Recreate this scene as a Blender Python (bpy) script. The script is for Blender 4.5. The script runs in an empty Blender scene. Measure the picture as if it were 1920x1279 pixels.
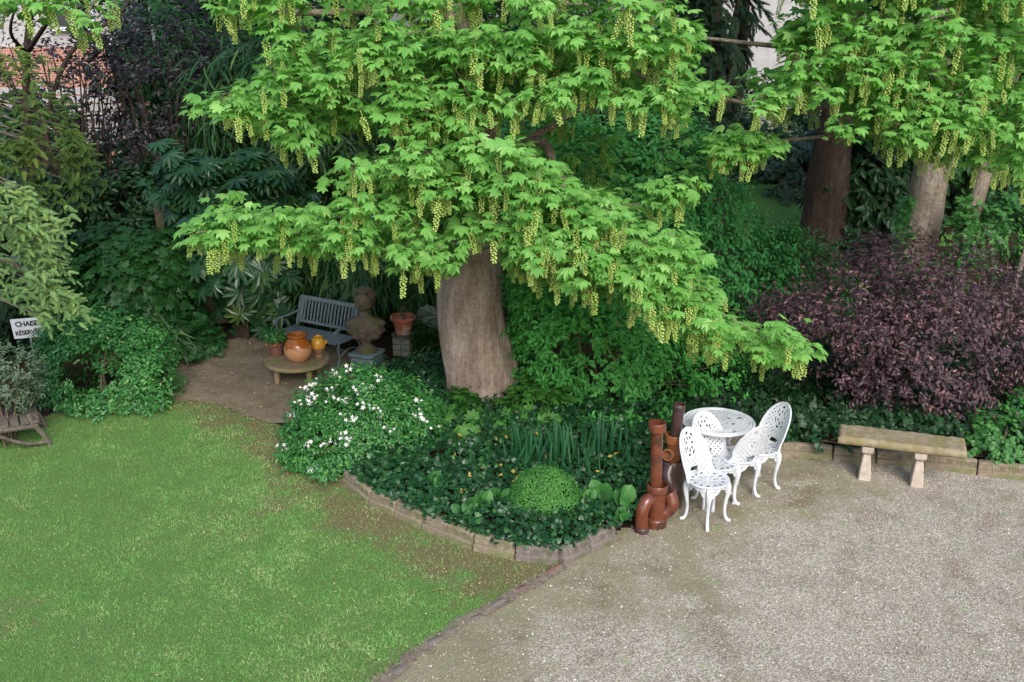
import bpy, math, random
import numpy as np
from mathutils import Vector, Matrix
rng = np.random.default_rng(7)
random.seed(7)
C = bpy.context.scene.collection
R = math.radians

# ------------------------------------------------------------------ camera, sky, sun, exposure
CH, PITCH, FPX = 4.6, R(18.5), 1900.0
cam_d = bpy.data.cameras.new('camera'); cam = bpy.data.objects.new('camera', cam_d); C.objects.link(cam)
cam.location = (0, 0, CH); cam.rotation_euler = (R(90) - PITCH, 0, 0)
cam_d.sensor_width = 36; cam_d.lens = FPX / 1920 * 36; cam_d.clip_end = 500; cam_d.clip_start = .05
bpy.context.scene.camera = cam
SUN_EL, SUN_AZ = R(38), R(166)
w = bpy.data.worlds.new('World'); bpy.context.scene.world = w; w.use_nodes = True
nt = w.node_tree; bg = nt.nodes['Background']
sky = nt.nodes.new('ShaderNodeTexSky'); sky.sky_type = 'NISHITA'; sky.sun_disc = False
sky.sun_elevation = SUN_EL; sky.sun_rotation = SUN_AZ; sky.air_density = 1.0; sky.dust_density = 2.5; sky.ozone_density = 1.0
nt.links.new(sky.outputs[0], bg.inputs[0]); bg.inputs[1].default_value = .15
sl = bpy.data.lights.new('sun', 'SUN'); sl.energy = 1.35; sl.angle = R(32); sl.color = (1, .985, .965)
so = bpy.data.objects.new('sun', sl); C.objects.link(so)
sd = Vector((math.sin(SUN_AZ) * math.cos(SUN_EL), math.cos(SUN_AZ) * math.cos(SUN_EL), math.sin(SUN_EL)))
so.rotation_euler = sd.to_track_quat('Z', 'Y').to_euler()
vs = bpy.context.scene.view_settings
vs.view_transform = 'Standard'; vs.look = 'None'; vs.gamma = 1; vs.exposure = 0.83
cy = bpy.context.scene.cycles
cy.max_bounces = 6; cy.diffuse_bounces = 3; cy.glossy_bounces = 2; cy.transmission_bounces = 3; cy.transparent_max_bounces = 4

# ------------------------------------------------------------------ pixel helpers (photo pixels -> real places)
FW = np.array([0, math.cos(PITCH), -math.sin(PITCH)]); UPV = np.array([0, math.sin(PITCH), math.cos(PITCH)])
def ray(px, py):
    px = np.asarray(px, float); py = np.asarray(py, float)
    r = FW + UPV * ((639.5 - py) / FPX)[..., None]
    r = r + np.array([1., 0, 0]) * ((px - 960) / FPX)[..., None]
    return r
def atY(px, py, Y):
    r = ray(px, py); t = np.asarray(Y, float) / r[..., 1]
    return np.array([0, 0, CH]) + r * t[..., None]
def G(px, py, z=0.):
    r = ray(px, py); t = (z - CH) / r[..., 2]
    return np.array([0, 0, CH]) + r * t[..., None]
def project(p):
    d = np.asarray(p) - np.array([0, 0, CH]); k = d @ FW
    return 960 + FPX * d[..., 0] / k, 639.5 - FPX * (d @ UPV) / k, k

# ------------------------------------------------------------------ materials
def mat(name, col=(.5, .5, .5), rough=.7, spec=.3, metal=0, build=None):
    m = bpy.data.materials.new(name); m.use_nodes = True
    b = m.node_tree.nodes['Principled BSDF']
    b.inputs['Base Color'].default_value = (*col, 1); b.inputs['Roughness'].default_value = rough
    b.inputs['Specular IOR Level'].default_value = spec; b.inputs['Metallic'].default_value = metal
    if build: build(m.node_tree, b)
    return m
def N(nt, t, **k):
    n = nt.nodes.new(t)
    for a, v in k.items(): setattr(n, a, v)
    return n
def noise(nt, scale, detail=4, rough=.55, coord='Object', dist=0):
    tc = N(nt, 'ShaderNodeTexCoord'); n = N(nt, 'ShaderNodeTexNoise')
    n.inputs['Scale'].default_value = scale; n.inputs['Detail'].default_value = detail
    n.inputs['Roughness'].default_value = rough; n.inputs['Distortion'].default_value = dist
    nt.links.new(tc.outputs[coord], n.inputs['Vector']); return n
def ramp(nt, src, stops):
    r = N(nt, 'ShaderNodeValToRGB'); e = r.color_ramp.elements
    while len(e) < len(stops): e.new(.5)
    for i, (p, c) in enumerate(stops): e[i].position = p; e[i].color = (*c, 1) if len(c) == 3 else c
    nt.links.new(src, r.inputs[0]); return r
def mix(nt, fac, a, b, mode='MIX'):
    m = N(nt, 'ShaderNodeMix', data_type='RGBA', blend_type=mode)
    for s, v in ((0, fac), (6, a), (7, b)):
        if hasattr(v, 'is_output') or isinstance(v, bpy.types.NodeSocket): nt.links.new(v, m.inputs[s])
        else: m.inputs[s].default_value = v if s == 0 else (*v, 1)
    return m.outputs[2]
def bump(nt, b, h, strength=.4, dist=.02):
    n = N(nt, 'ShaderNodeBump'); n.inputs['Strength'].default_value = strength; n.inputs['Distance'].default_value = dist
    nt.links.new(h, n.inputs['Height']); nt.links.new(n.outputs[0], b.inputs['Normal'])

def mottled(name, c1, c2, scale=8, rough=.8, spec=.2, bs=.4, bd=.01, c3=None, s3=2.5, metal=0):
    def f(nt, b):
        n = noise(nt, scale, 8, .65); r = ramp(nt, n.outputs[0], [(.32, c1), (.68, c2)]); out = r.outputs[0]
        if c3:
            n2 = noise(nt, s3, 6, .6); r2 = ramp(nt, n2.outputs[0], [(.48, (0, 0, 0)), (.62, (1, 1, 1))])
            out = mix(nt, r2.outputs[0], out, c3)
        nt.links.new(out, b.inputs['Base Color'])
        n3 = noise(nt, scale * 5, 6, .6); bump(nt, b, n3.outputs[0], bs, bd)
    return mat(name, c1, rough, spec, metal, build=f)

def leafmat(name, c1, c2, c3=None, trans=.35, rough=.45, spec=.4):
    """thin leaf: reflects and lets light through; every leaf has its own tone (attribute 'rnd')"""
    m = bpy.data.materials.new(name); m.use_nodes = True; nt = m.node_tree; b = nt.nodes['Principled BSDF']
    a = N(nt, 'ShaderNodeAttribute', attribute_name='rnd')
    st = [(0, c1), (.75, c2)] + ([(1, c3)] if c3 else [])
    r = ramp(nt, a.outputs['Fac'], st)
    nt.links.new(r.outputs[0], b.inputs['Base Color']); b.inputs['Roughness'].default_value = rough
    b.inputs['Specular IOR Level'].default_value = spec
    if trans > 0:
        t = N(nt, 'ShaderNodeBsdfTranslucent'); g = mix(nt, 1, r.outputs[0], (1.25, 1.35, .55), 'MULTIPLY')
        nt.links.new(g, t.inputs[0]); ms = N(nt, 'ShaderNodeMixShader'); ms.inputs[0].default_value = trans
        nt.links.new(b.outputs[0], ms.inputs[1]); nt.links.new(t.outputs[0], ms.inputs[2])
        nt.links.new(ms.outputs[0], nt.nodes['Material Output'].inputs['Surface'])
    return m

# ------------------------------------------------------------------ objects
def link(o, parent=None):
    C.objects.link(o)
    if parent is not None: o.parent = parent; o.matrix_parent_inverse = Matrix.Identity(4)
    return o
def tag(o, label=None, cat=None, group=None, kind=None):
    if label: o['label'] = label
    if cat: o['category'] = cat
    if group: o['group'] = group
    if kind: o['kind'] = kind
    return o
def thing(name, label, cat, loc=(0, 0, 0), rotz=0, group=None):
    o = bpy.data.objects.new(name, None); o.location = [float(v) for v in loc]; o.rotation_euler = (0, 0, rotz)
    o.empty_display_size = .1; link(o); return tag(o, label, cat, group)
def npmesh(name, v, f, m, smooth=False, rnd=None):
    me = bpy.data.meshes.new(name); v = np.ascontiguousarray(v, dtype=np.float32); f = np.ascontiguousarray(f, dtype=np.int32)
    n, k = f.shape
    me.vertices.add(len(v)); me.vertices.foreach_set('co', v.ravel())
    me.loops.add(n * k); me.loops.foreach_set('vertex_index', f.ravel())
    me.polygons.add(n); me.polygons.foreach_set('loop_start', np.arange(n, dtype=np.int32) * k)
    me.polygons.foreach_set('loop_total', np.full(n, k, dtype=np.int32))
    me.polygons.foreach_set('use_smooth', np.full(n, smooth, dtype=bool))
    if rnd is not None:
        a = me.attributes.new('rnd', 'FLOAT', 'POINT'); a.data.foreach_set('value', np.ascontiguousarray(rnd, dtype=np.float32))
    me.materials.append(m); me.update(calc_edges=True); return me
def npobj(name, v, f, m, parent=None, smooth=False, rnd=None, base=None):
    if base is not None: v = v - np.asarray(base)
    return link(bpy.data.objects.new(name, npmesh(name, v, f, m, smooth, rnd)), parent)

class MB:
    """collects shapes into ONE mesh"""
    def __init__(s): s.v = []; s.f = []
    def add(s, v, f):
        o = len(s.v); s.v += [tuple(map(float, p)) for p in v]; s.f += [tuple(i + o for i in q) for q in f]; return s
    def box(s, c, d, rot=None, taper=1):
        v = []
        for z in (-.5, .5):
            k = taper if z > 0 else 1
            for x, y in ((-.5, -.5), (.5, -.5), (.5, .5), (-.5, .5)): v.append(Vector((x * d[0] * k, y * d[1] * k, z * d[2])))
        if rot is not None: v = [rot @ p for p in v]
        return s.add([p + Vector(c) for p in v], [(0, 3, 2, 1), (4, 5, 6, 7), (0, 1, 5, 4), (1, 2, 6, 5), (2, 3, 7, 6), (3, 0, 4, 7)])
    def bevbox(s, c, d, b=.01, rot=None):
        x, y, z = [k / 2 for k in d]; v = []; rings = [(-z, b), (-z + b, 0), (z - b, 0), (z, b)]
        for zz, i in rings:
            X, Y = x - i, y - i; q = b
            v += [Vector(p) for p in ((-X + q, -Y, zz), (X - q, -Y, zz), (X, -Y + q, zz), (X, Y - q, zz), (X - q, Y, zz), (-X + q, Y, zz), (-X, Y - q, zz), (-X, -Y + q, zz))]
        f = [tuple(range(7, -1, -1)), tuple(range(24, 32))]
        for r in range(3):
            for i in range(8): f.append((r * 8 + i, r * 8 + (i + 1) % 8, r * 8 + 8 + (i + 1) % 8, r * 8 + 8 + i))
        if rot is not None: v = [rot @ p for p in v]
        return s.add([p + Vector(c) for p in v], f)
    def lathe(s, prof, seg=24, c=(0, 0, 0), rot=None, squash=(1, 1)):
        v = []; f = []; n = len(prof)
        for r, z in prof:
            for i in range(seg):
                a = 2 * math.pi * i / seg; v.append(Vector((r * math.cos(a) * squash[0], r * math.sin(a) * squash[1], z)))
        for j in range(n - 1):
            for i in range(seg): f.append((j * seg + i, j * seg + (i + 1) % seg, (j + 1) * seg + (i + 1) % seg, (j + 1) * seg + i))
        f.append(tuple(reversed(range(seg)))); f.append(tuple(range((n - 1) * seg, n * seg)))
        if rot is not None: v = [rot @ p for p in v]
        return s.add([p + Vector(c) for p in v], f)
    def tube(s, pts, rad, seg=8, flat=1, caps=True):
        pts = [Vector(p) for p in pts]; n = len(pts)
        if not hasattr(rad, '__len__'): rad = [rad] * n
        v = []; f = []; prev = None
        for i, p in enumerate(pts):
            t = (pts[min(i + 1, n - 1)] - pts[max(i - 1, 0)]).normalized()
            if prev is None: a = t.orthogonal().normalized()
            else: a = (prev - t * prev.dot(t)).normalized()
            prev = a; b = t.cross(a)
            for k in range(seg):
                th = 2 * math.pi * k / seg; v.append(p + (a * math.cos(th) + b * math.sin(th) * flat) * rad[i])
        for j in range(n - 1):
            for i in range(seg): f.append((j * seg + i, j * seg + (i + 1) % seg, (j + 1) * seg + (i + 1) % seg, (j + 1) * seg + i))
        if caps: f.append(tuple(reversed(range(seg)))); f.append(tuple(range((n - 1) * seg, n * seg)))
        return s.add(v, f)
    def mesh(s, name, m, smooth=True, angle=40):
        me = bpy.data.meshes.new(name); me.from_pydata(s.v, [], s.f); me.materials.append(m); me.validate()
        if smooth:
            me.shade_smooth(); me.set_sharp_from_angle(angle=R(angle))
        me.update(); return me
    def obj(s, name, m, parent=None, smooth=True, angle=40):
        return link(bpy.data.objects.new(name, s.mesh(name, m, smooth, angle)), parent)
def copy_tree(o, parent=None):
    c = o.copy(); C.objects.link(c); c.parent = parent
    for ch in [x for x in C.objects if x.parent == o]: copy_tree(ch, c)
    return c
def bez(pts, n=12):
    """smooth curve through points (Catmull-Rom)"""
    P = [np.array(p, float) for p in pts]; P = [2 * P[0] - P[1]] + P + [2 * P[-1] - P[-2]]; out = []
    for i in range(1, len(P) - 2):
        for k in range(n):
            t = k / n; out.append(.5 * ((2 * P[i]) + (-P[i - 1] + P[i + 1]) * t + (2 * P[i - 1] - 5 * P[i] + 4 * P[i + 1] - P[i + 2]) * t * t + (-P[i - 1] + 3 * P[i] - 3 * P[i + 1] + P[i + 2]) * t ** 3))
    out.append(P[-2]); return out

# ------------------------------------------------------------------ leaf templates (tip +Y, face +Z)
def fan(out, z=None, droop=.22, ctr=(0, .3)):
    o = np.array(out, float); r = np.hypot(o[:, 0], o[:, 1] - ctr[1])
    v = np.vstack([[ctr[0], ctr[1], 0.04], np.column_stack([o, -droop * r ** 2])])
    n = len(o); f = np.array([(0, i + 1, (i + 1) % n + 1) for i in range(n)]); return v, f
def palm(half):
    pts = []
    for a, r in half: pts.append((r * math.sin(R(a)), r * math.cos(R(a))))
    pts2 = [(-x, y) for x, y in reversed(pts) if abs(x) > 1e-4]
    return pts + pts2
mh = [(0, 1.03), (8, .8), (14, .8), (25, .56), (35, .8), (42, .98), (49, .78), (58, .73), (72, .54), (84, .66), (94, .75), (107, .56), (150, .34)]
_p = [(-x, y + .3) for x, y in palm(mh)][::1]
MAPLE = fan(_p[::-1] if False else _p, droop=.2)
MAPLE = (MAPLE[0], MAPLE[1][:, ::-1])
MAPLE_B = fan([(x * (.92 if x > 0 else 1.1) + .05 * y * y, y) for x, y in _p], droop=.5); MAPLE_B = (MAPLE_B[0] + np.array([0, 0, 1]) * (.25 * np.abs(MAPLE_B[0][:, :1])), MAPLE_B[1][:, ::-1])     # curled leaf
fh = []
for k in range(5):
    a = k * 33.; fh += [(a, 1 - .05 * k), (a + 10, .8 - .03 * k), (a + 16.5, .45)]
fh = fh[:-1]
_f = [(-x, y + .12) for x, y in palm(fh)]
FATSIA = fan(_f, droop=.35, ctr=(0, .12)); FATSIA = (FATSIA[0], FATSIA[1][:, ::-1])
ih = [(0, .75), (14, .5), (26, .4), (48, .6), (62, .42), (80, .42), (110, .5), (135, .4), (165, .2)]
_i = [(-x, y + .35) for x, y in palm(ih)]
IVY = fan(_i, droop=.15, ctr=(0, .35)); IVY = (IVY[0], IVY[1][:, ::-1])
def strip(prof, fold=.0, bend=.3):
    v = []; f = []
    for t, wd in prof:
        z = -bend * t * t
        v += [(-wd, t, z + fold * wd), (0, t, z), (wd, t, z + fold * wd)]
    for i in range(len(prof) - 1):
        a = 3 * i
        for q in ((a, a + 1, a + 4, a + 3), (a + 1, a + 2, a + 5, a + 4)): f += [(q[0], q[1], q[2]), (q[0], q[2], q[3])]
    return np.array(v, float), np.array(f)
OVATE = strip([(0, .02), (.25, .22), (.6, .24), (1, .01)], fold=.35, bend=.18)
LANCE = strip([(0, .012), (.2, .055), (.6, .05), (1, .002)], fold=.3, bend=.35)
BLADE = strip([(0, .03), (.45, .028), (.8, .02), (1, .002)], fold=.3, bend=.12)
ROUND = strip([(0, .05), (.15, .3), (.5, .45), (.85, .3), (1, .06)], fold=.25, bend=.2)
def shoot(n=44, L=1., nl=.3):
    v = []; f = []
    for i in range(n):
        t = (i + .5) / n; a = i * 2.4; s = nl * (1 - .55 * t) * (.8 + .4 * random.random())
        d = np.array([math.cos(a), .9, math.sin(a) * .7]); d /= np.linalg.norm(d); b = np.array([0, t * L, -.15 * t * t]); q = np.cross(d, (0.3, .2, 1)); q /= np.linalg.norm(q)
        o = len(v); v += [b - q * .05, b + q * .05, b + d * s]; f.append((o, o + 1, o + 2))
    o = len(v); ring = []
    for t in (0, 1):
        for k in range(3): v.append((.04 * math.cos(k * 2.1) * (1 - .5 * t), t, .04 * math.sin(k * 2.1) - .15 * t))
    for k in range(3): f += [(o + k, o + (k + 1) % 3, o + 3 + k), (o + (k + 1) % 3, o + 3 + (k + 1) % 3, o + 3 + k)]
    return np.array(v, float), np.array(f)
SHOOT = shoot(50, 1., .36)
def nrm(a): return a / np.maximum(np.linalg.norm(a, axis=-1, keepdims=True), 1e-9)
def scatter(tm, pos, normal, tip, scale):
    tv, tf = tm; n = len(pos); nz = nrm(normal); ty = nrm(tip - (tip * nz).sum(1, keepdims=True) * nz); tx = np.cross(ty, nz)
    s = np.asarray(scale)[:, None, None]
    if s.shape[0] == 1: s = np.repeat(s, n, 0)
    v = pos[:, None, :] + s * (tv[None, :, 0, None] * tx[:, None] + tv[None, :, 1, None] * ty[:, None] + tv[None, :, 2, None] * nz[:, None])
    f = tf[None] + (np.arange(n) * len(tv))[:, None, None]
    return v.reshape(-1, 3), f.reshape(-1, 3)
def rr(n, k): return np.repeat(n, k)
def randdir(n):
    return nrm(rng.normal(size=(n, 3)))
def inpoly(x, y, poly):
    x = np.asarray(x, float); y = np.asarray(y, float); c = np.zeros(x.shape, bool); P = np.asarray(poly, float); n = len(P)
    for i in range(n):
        x1, y1 = P[i]; x2, y2 = P[i - 1]
        if y1 == y2: continue
        c ^= ((y1 > y) != (y2 > y)) & (x < (x2 - x1) * (y - y1) / (y2 - y1) + x1)
    return c
def edgedist(x, y, poly):
    P = np.asarray(poly, float); d = np.full(x.shape, 1e9)
    for i in range(len(P)):
        a = P[i - 1]; b = P[i]; ab = b - a; L = (ab ** 2).sum() + 1e-9
        t = np.clip(((x - a[0]) * ab[0] + (y - a[1]) * ab[1]) / L, 0, 1)
        d = np.minimum(d, np.hypot(x - a[0] - t * ab[0], y - a[1] - t * ab[1]))
    return d
def sample_poly(poly, n):
    P = np.asarray(poly, float); lo = P.min(0); hi = P.max(0); X = []; Y = []; k = 0
    while k < n:
        x = rng.uniform(lo[0], hi[0], n * 3); y = rng.uniform(lo[1], hi[1], n * 3); m = inpoly(x, y, P)
        X.append(x[m]); Y.append(y[m]); k += m.sum()
    return np.concatenate(X)[:n], np.concatenate(Y)[:n]
def vnoise(p, s, seed=0):
    """cheap smooth 3d noise in -1..1"""
    p = np.asarray(p) * s + seed * 7.31
    return (np.sin(p[..., 0] * 1.7 + 1.3 * np.sin(p[..., 1] * 1.1)) + np.sin(p[..., 1] * 2.1 + 1.7 * np.sin(p[..., 2] * 1.3)) + np.sin(p[..., 2] * 1.9 + 1.1 * np.sin(p[..., 0] * 1.9))) / 3

def blob_points(poly, Y0, Rd, nclump, front=.75):
    x, y = sample_poly(poly, nclump); d = edgedist(x, y, poly); d = np.clip(d / (np.percentile(d, 97) + 1e-6), 0, 1)
    h = np.sqrt(np.clip(1 - (1 - d) ** 2, 0, 1)) * Rd
    u = np.where(rng.random(nclump) < front, -1 + rng.random(nclump) ** 2 * .5, rng.uniform(-.6, 1, nclump))
    Y = Y0 + u * h; rz = ray(x, y); Yg = np.where(rz[:, 2] < -1e-3, rz[:, 1] * (.05 + .1 * rng.random(nclump) - CH) / np.minimum(rz[:, 2], -1e-3), 1e9)
    Y = np.where((Y > Yg) & (Y - Yg < 1.1), Yg, Y); p = atY(x, y, Y)
    p += .5 * min(Rd, .35) * vnoise(p, 4)[:, None] * np.array([0, -1, .3]); p[:, 2] = np.where((p[:, 2] > -.08) & (p[:, 2] < .07), .07 + .05 * rng.random(nclump), p[:, 2])
    return p
def shrub(name, label, cat, poly, Y0, Rd, nclump, m, tm=OVATE, leaf=(.05, .08), per=14, cr=.13, up=.5, droop=0., group=None,
          stems=5, stem_mat=None, front=.75, zmin=.03, base=None, flat=.6, lps=7, hol=-.62, ext=None, stemr=.012):
    p = blob_points(poly, Y0, Rd, nclump, front)
    if ext is not None: p = np.vstack([p, ext])
    p = p[p[:, 2] > zmin + .02]; p = p[vnoise(p, 2.6, 1) + .5 * vnoise(p, 6, 5) > hol]      # hollows
    c = p.mean(0)
    out = nrm((p - c) * np.array([1, 1.2, 1])) + np.array([0, -.25, up]); out = nrm(out)
    K = max(1, round(per / lps)); m_ = len(p) * K                                              # K sprigs of lps leaves per clump
    d = nrm(np.repeat(out, K, 0) * .8 + randdir(m_) * .75 + np.array([0, 0, .15 - droop])); sp0 = np.repeat(p, K, 0) + randdir(m_) * cr * .35
    sdv = nrm(np.cross(d, randdir(m_))); Ls = cr * 1.35 * rng.uniform(.6, 1.3, m_)
    per = K * lps; t = np.tile((np.arange(lps) + .5) / lps, m_); dd = np.repeat(d, lps, 0); sg = np.tile(np.where(np.arange(lps) % 2, 1., -1.), m_)[:, None]
    pos = np.repeat(sp0, lps, 0) + dd * (t * np.repeat(Ls, lps))[:, None] + randdir(m_ * lps) * cr * .07
    pos[:, 2] -= (t ** 2) * droop * cr * .6
    tip = nrm(dd * (.35 + .7 * t[:, None]) + np.repeat(sdv, lps, 0) * sg * (1.05 - .6 * t[:, None]) + randdir(m_ * lps) * .35 + np.array([0, 0, -droop * .8]))
    nn = nrm(np.repeat(np.repeat(out, K, 0), lps, 0) * .8 + np.array([0, -.15, .4]) + randdir(m_ * lps) * .5)
    ok = pos[:, 2] > zmin; pos, nn, tip = pos[ok], nn[ok], tip[ok]
    s = rng.uniform(leaf[0], leaf[1], len(pos)); v, f = scatter(tm, pos, nn, tip, s)
    k = len(tm[0]); r = np.clip(rng.random(len(pos)) * .75 + np.repeat(rng.random(len(p)) * .3, per)[ok], 0, 1)
    b = np.array([c[0], c[1], 0]) if base is None else np.array(base, float)
    o = thing(name, label, cat, b, 0, group)
    npobj('foliage', v, f, m, o, rnd=rr(r, k), base=b)
    if stems:
        sb = MB(); idx = rng.choice(len(p), min(stems, len(p)), replace=False)
        for i in idx:
            q = p[i]; st = b + np.array([rng.normal() * .08, rng.normal() * .08, 0]); mid = (st + q) / 2 + np.array([rng.normal() * .08, rng.normal() * .08, .12])
            path = bez([st - b, mid - b, q - b], 5); sb.tube(path, list(np.linspace(stemr, stemr * .25, len(path))), 5)
        sb.obj('stem', stem_mat or M['twig'], o)
    o['_pts'] = 0; del o['_pts']
    return o, p

# ------------------------------------------------------------------ material library
M = {}
M['twig'] = mottled('twig bark', (.09, .07, .045), (.2, .15, .1), 20)
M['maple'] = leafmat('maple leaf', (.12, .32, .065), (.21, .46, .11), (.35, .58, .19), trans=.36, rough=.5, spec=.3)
M['maple_dk'] = leafmat('dark maple leaf', (.05, .17, .03), (.085, .25, .045), trans=.35, rough=.5, spec=.3)  # darker green maple leaf, used on the back tree and the seedlings
M['raceme'] = leafmat('maple blossom', (.4, .54, .13), (.56, .68, .23), trans=.3, rough=.6, spec=.2)
M['phila'] = leafmat('mock orange leaf', (.05, .22, .045), (.09, .35, .07), (.14, .43, .1), trans=.25, rough=.5, spec=.25)
M['fernleaf'] = leafmat('thicket leaf', (.055, .22, .06), (.095, .35, .095), trans=.2, rough=.6, spec=.2)
M['choisya'] = leafmat('glossy evergreen leaf', (.02, .1, .025), (.045, .19, .04), (.12, .31, .07), trans=.15, rough=.35, spec=.4)
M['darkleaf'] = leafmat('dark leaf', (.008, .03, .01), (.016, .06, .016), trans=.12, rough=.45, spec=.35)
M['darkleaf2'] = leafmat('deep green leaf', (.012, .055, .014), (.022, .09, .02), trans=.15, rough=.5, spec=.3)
M['ivy'] = leafmat('ivy leaf', (.008, .042, .014), (.016, .075, .022), (.04, .13, .03), trans=.08, rough=.38, spec=.45)
M['ivyl'] = leafmat('light ivy leaf', (.03, .12, .03), (.07, .22, .05), (.13, .32, .07), trans=.25, rough=.45, spec=.35)
M['fatsia'] = leafmat('fatsia leaf', (.012, .05, .022), (.025, .085, .03), (.07, .14, .03), trans=.12, rough=.32, spec=.5)
M['bamboo'] = leafmat('bamboo leaf', (.012, .05, .014), (.03, .1, .025), (.1, .18, .04), trans=.2, rough=.4, spec=.4)
M['purple'] = leafmat('purple leaf', (.03, .019, .028), (.08, .043, .056), (.27, .14, .14), trans=.2, rough=.42, spec=.4)
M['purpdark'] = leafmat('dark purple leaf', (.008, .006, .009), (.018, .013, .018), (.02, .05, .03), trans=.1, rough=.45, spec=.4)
M['grey'] = leafmat('grey green leaf', (.05, .09, .05), (.1, .15, .09), trans=.15, rough=.5)
M['box'] = leafmat('box leaf', (.05, .18, .035), (.09, .29, .055), (.13, .37, .075), trans=.2, rough=.5)
M['iris'] = leafmat('sword leaf', (.015, .08, .03), (.03, .13, .045), trans=.2, rough=.4)
M['broad'] = leafmat('broad leaf', (.03, .12, .03), (.05, .18, .04), (.08, .22, .05), trans=.2, rough=.4)
M['conifer'] = leafmat('spruce needles', (.12, .23, .09), (.24, .4, .14), (.4, .54, .17), trans=.15, rough=.5)
M['conifer_dk'] = leafmat('cedar needles', (.06, .13, .03), (.13, .22, .05), (.24, .34, .07), trans=.12, rough=.5)
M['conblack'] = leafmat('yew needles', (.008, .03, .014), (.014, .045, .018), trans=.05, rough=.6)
M['white_flower'] = leafmat('white petal', (.7, .72, .68), (.85, .86, .84), trans=.2, rough=.6)
M['yellow_leaf'] = leafmat('yellow leaf', (.35, .28, .05), (.5, .38, .08), trans=.2)
M['grass'] = leafmat('grass blade', (.1, .26, .06), (.22, .44, .12), (.48, .54, .27), trans=.25, rough=.55, spec=.2)
M['debris'] = leafmat('fallen blossom', (.2, .15, .08), (.34, .29, .14), (.48, .44, .27), trans=.0, rough=.8)
M['pebble'] = leafmat('pebble', (.22, .19, .15), (.42, .38, .31), (.7, .66, .58), trans=0, rough=.8, spec=.2)
def bark_mat(name, c1, c2, c3, sc=(9, 9, 1.6)):
    def f(nt, b):
        tc = N(nt, 'ShaderNodeTexCoord'); mp = N(nt, 'ShaderNodeMapping'); mp.inputs['Scale'].default_value = sc
        nt.links.new(tc.outputs['Object'], mp.inputs[0])
        n = N(nt, 'ShaderNodeTexNoise'); n.inputs['Scale'].default_value = 1.6; n.inputs['Detail'].default_value = 10; n.inputs['Roughness'].default_value = .72
        nt.links.new(mp.outputs[0], n.inputs['Vector'])
        r = ramp(nt, n.outputs[0], [(.3, c1), (.52, c2), (.72, c3)])
        n2 = noise(nt, 26, 8, .75); r2 = ramp(nt, n2.outputs[0], [(.35, (.72, .71, .7)), (.65, (1.25, 1.24, 1.22))])
        n4 = noise(nt, 2.2, 4, .6); r4 = ramp(nt, n4.outputs[0], [(.35, (.78, .74, .68)), (.65, (1.15, 1.15, 1.17))])
        o = mix(nt, 1, r.outputs[0], r2.outputs[0], 'MULTIPLY'); o = mix(nt, 1, o, r4.outputs[0], 'MULTIPLY')
        nt.links.new(o, b.inputs['Base Color']); ad = N(nt, 'ShaderNodeMath'); nt.links.new(n.outputs[0], ad.inputs[0]); nt.links.new(n2.outputs[0], ad.inputs[1])
        bump(nt, b, ad.outputs[0], 1, .06)
    return mat(name, c2, .9, .15, build=f)
M['bark'] = bark_mat('maple bark', (.29, .21, .17), (.54, .44, .37), (.68, .58, .5))
M['barkdk'] = bark_mat('dark bark', (.05, .035, .028), (.1, .075, .06), (.16, .12, .1))
M['barkl'] = bark_mat('pale bark', (.24, .2, .16), (.42, .36, .3), (.58, .5, .43))
def white_paint(nt, b):
    n = noise(nt, 6, 6, .6); r = ramp(nt, n.outputs[0], [(.3, (.46, .48, .49)), (.5, (.6, .62, .65))]); nt.links.new(r.outputs[0], b.inputs['Base Color'])
    bump(nt, b, noise(nt, 90, 3).outputs[0], .15, .003)
M['white'] = mat('white painted aluminium', (.8, .8, .8), .42, .4, build=white_paint)
M['stone'] = mottled('lichen stone', (.2, .165, .11), (.36, .3, .2), 14, .9, .15, .6, .01, c3=(.22, .185, .08), s3=5)
M['stone2'] = mottled('pale cast stone', (.36, .3, .25), (.52, .45, .38), 16, .9, .15, .4, .006)
M['block'] = mottled('weathered concrete', (.17, .14, .1), (.31, .26, .19), 12, .9, .1, .6, .008, c3=(.15, .17, .07), s3=4)
M['block2'] = mottled('grey weathered concrete', (.13, .11, .1), (.25, .21, .19), 12, .9, .1, .6, .008, c3=(.1, .12, .06), s3=4)
M['brick'] = mottled('worn brick', (.15, .085, .065), (.26, .16, .125), 15, .9, .1, .6, .008, c3=(.2, .17, .13), s3=7)
M['salt'] = mottled('brown salt glaze', (.1, .03, .016), (.17, .052, .026), 7, .22, .55, .12, .006, c3=(.055, .026, .02), s3=6)
M['saltor'] = mottled('orange salt glaze', (.17, .055, .02), (.27, .1, .035), 9, .3, .5, .12, .006)
M['saltdk'] = mottled('purple brown glaze', (.035, .02, .02), (.07, .038, .035), 8, .3, .5, .12, .006)
M['wood'] = mottled('weathered wood', (.16, .12, .075), (.3, .23, .15), 14, .85, .15, .4, .006, c3=(.16, .17, .06), s3=4)
M['woodgrey'] = mottled('grey weathered wood', (.07, .062, .052), (.15, .13, .11), 14, .85, .15, .4, .006)
M['blue'] = mottled('blue grey paint', (.1, .125, .14), (.16, .19, .21), 16, .55, .3, .2, .004)
M['terra'] = mottled('terracotta', (.3, .09, .045), (.46, .17, .09), 9, .8, .15, .3, .004, c3=(.42, .33, .27), s3=5)
M['terradk'] = mottled('brown terracotta', (.13, .06, .045), (.22, .11, .08), 9, .85, .15, .3, .004)
M['statue'] = mottled('mossy terracotta stone', (.07, .055, .045), (.17, .13, .105), 12, .9, .12, .7, .012, c3=(.1, .1, .035), s3=5)
M['slate'] = mottled('blue grey glaze', (.09, .13, .14), (.16, .21, .22), 12, .6, .3, .3, .006)
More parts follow.
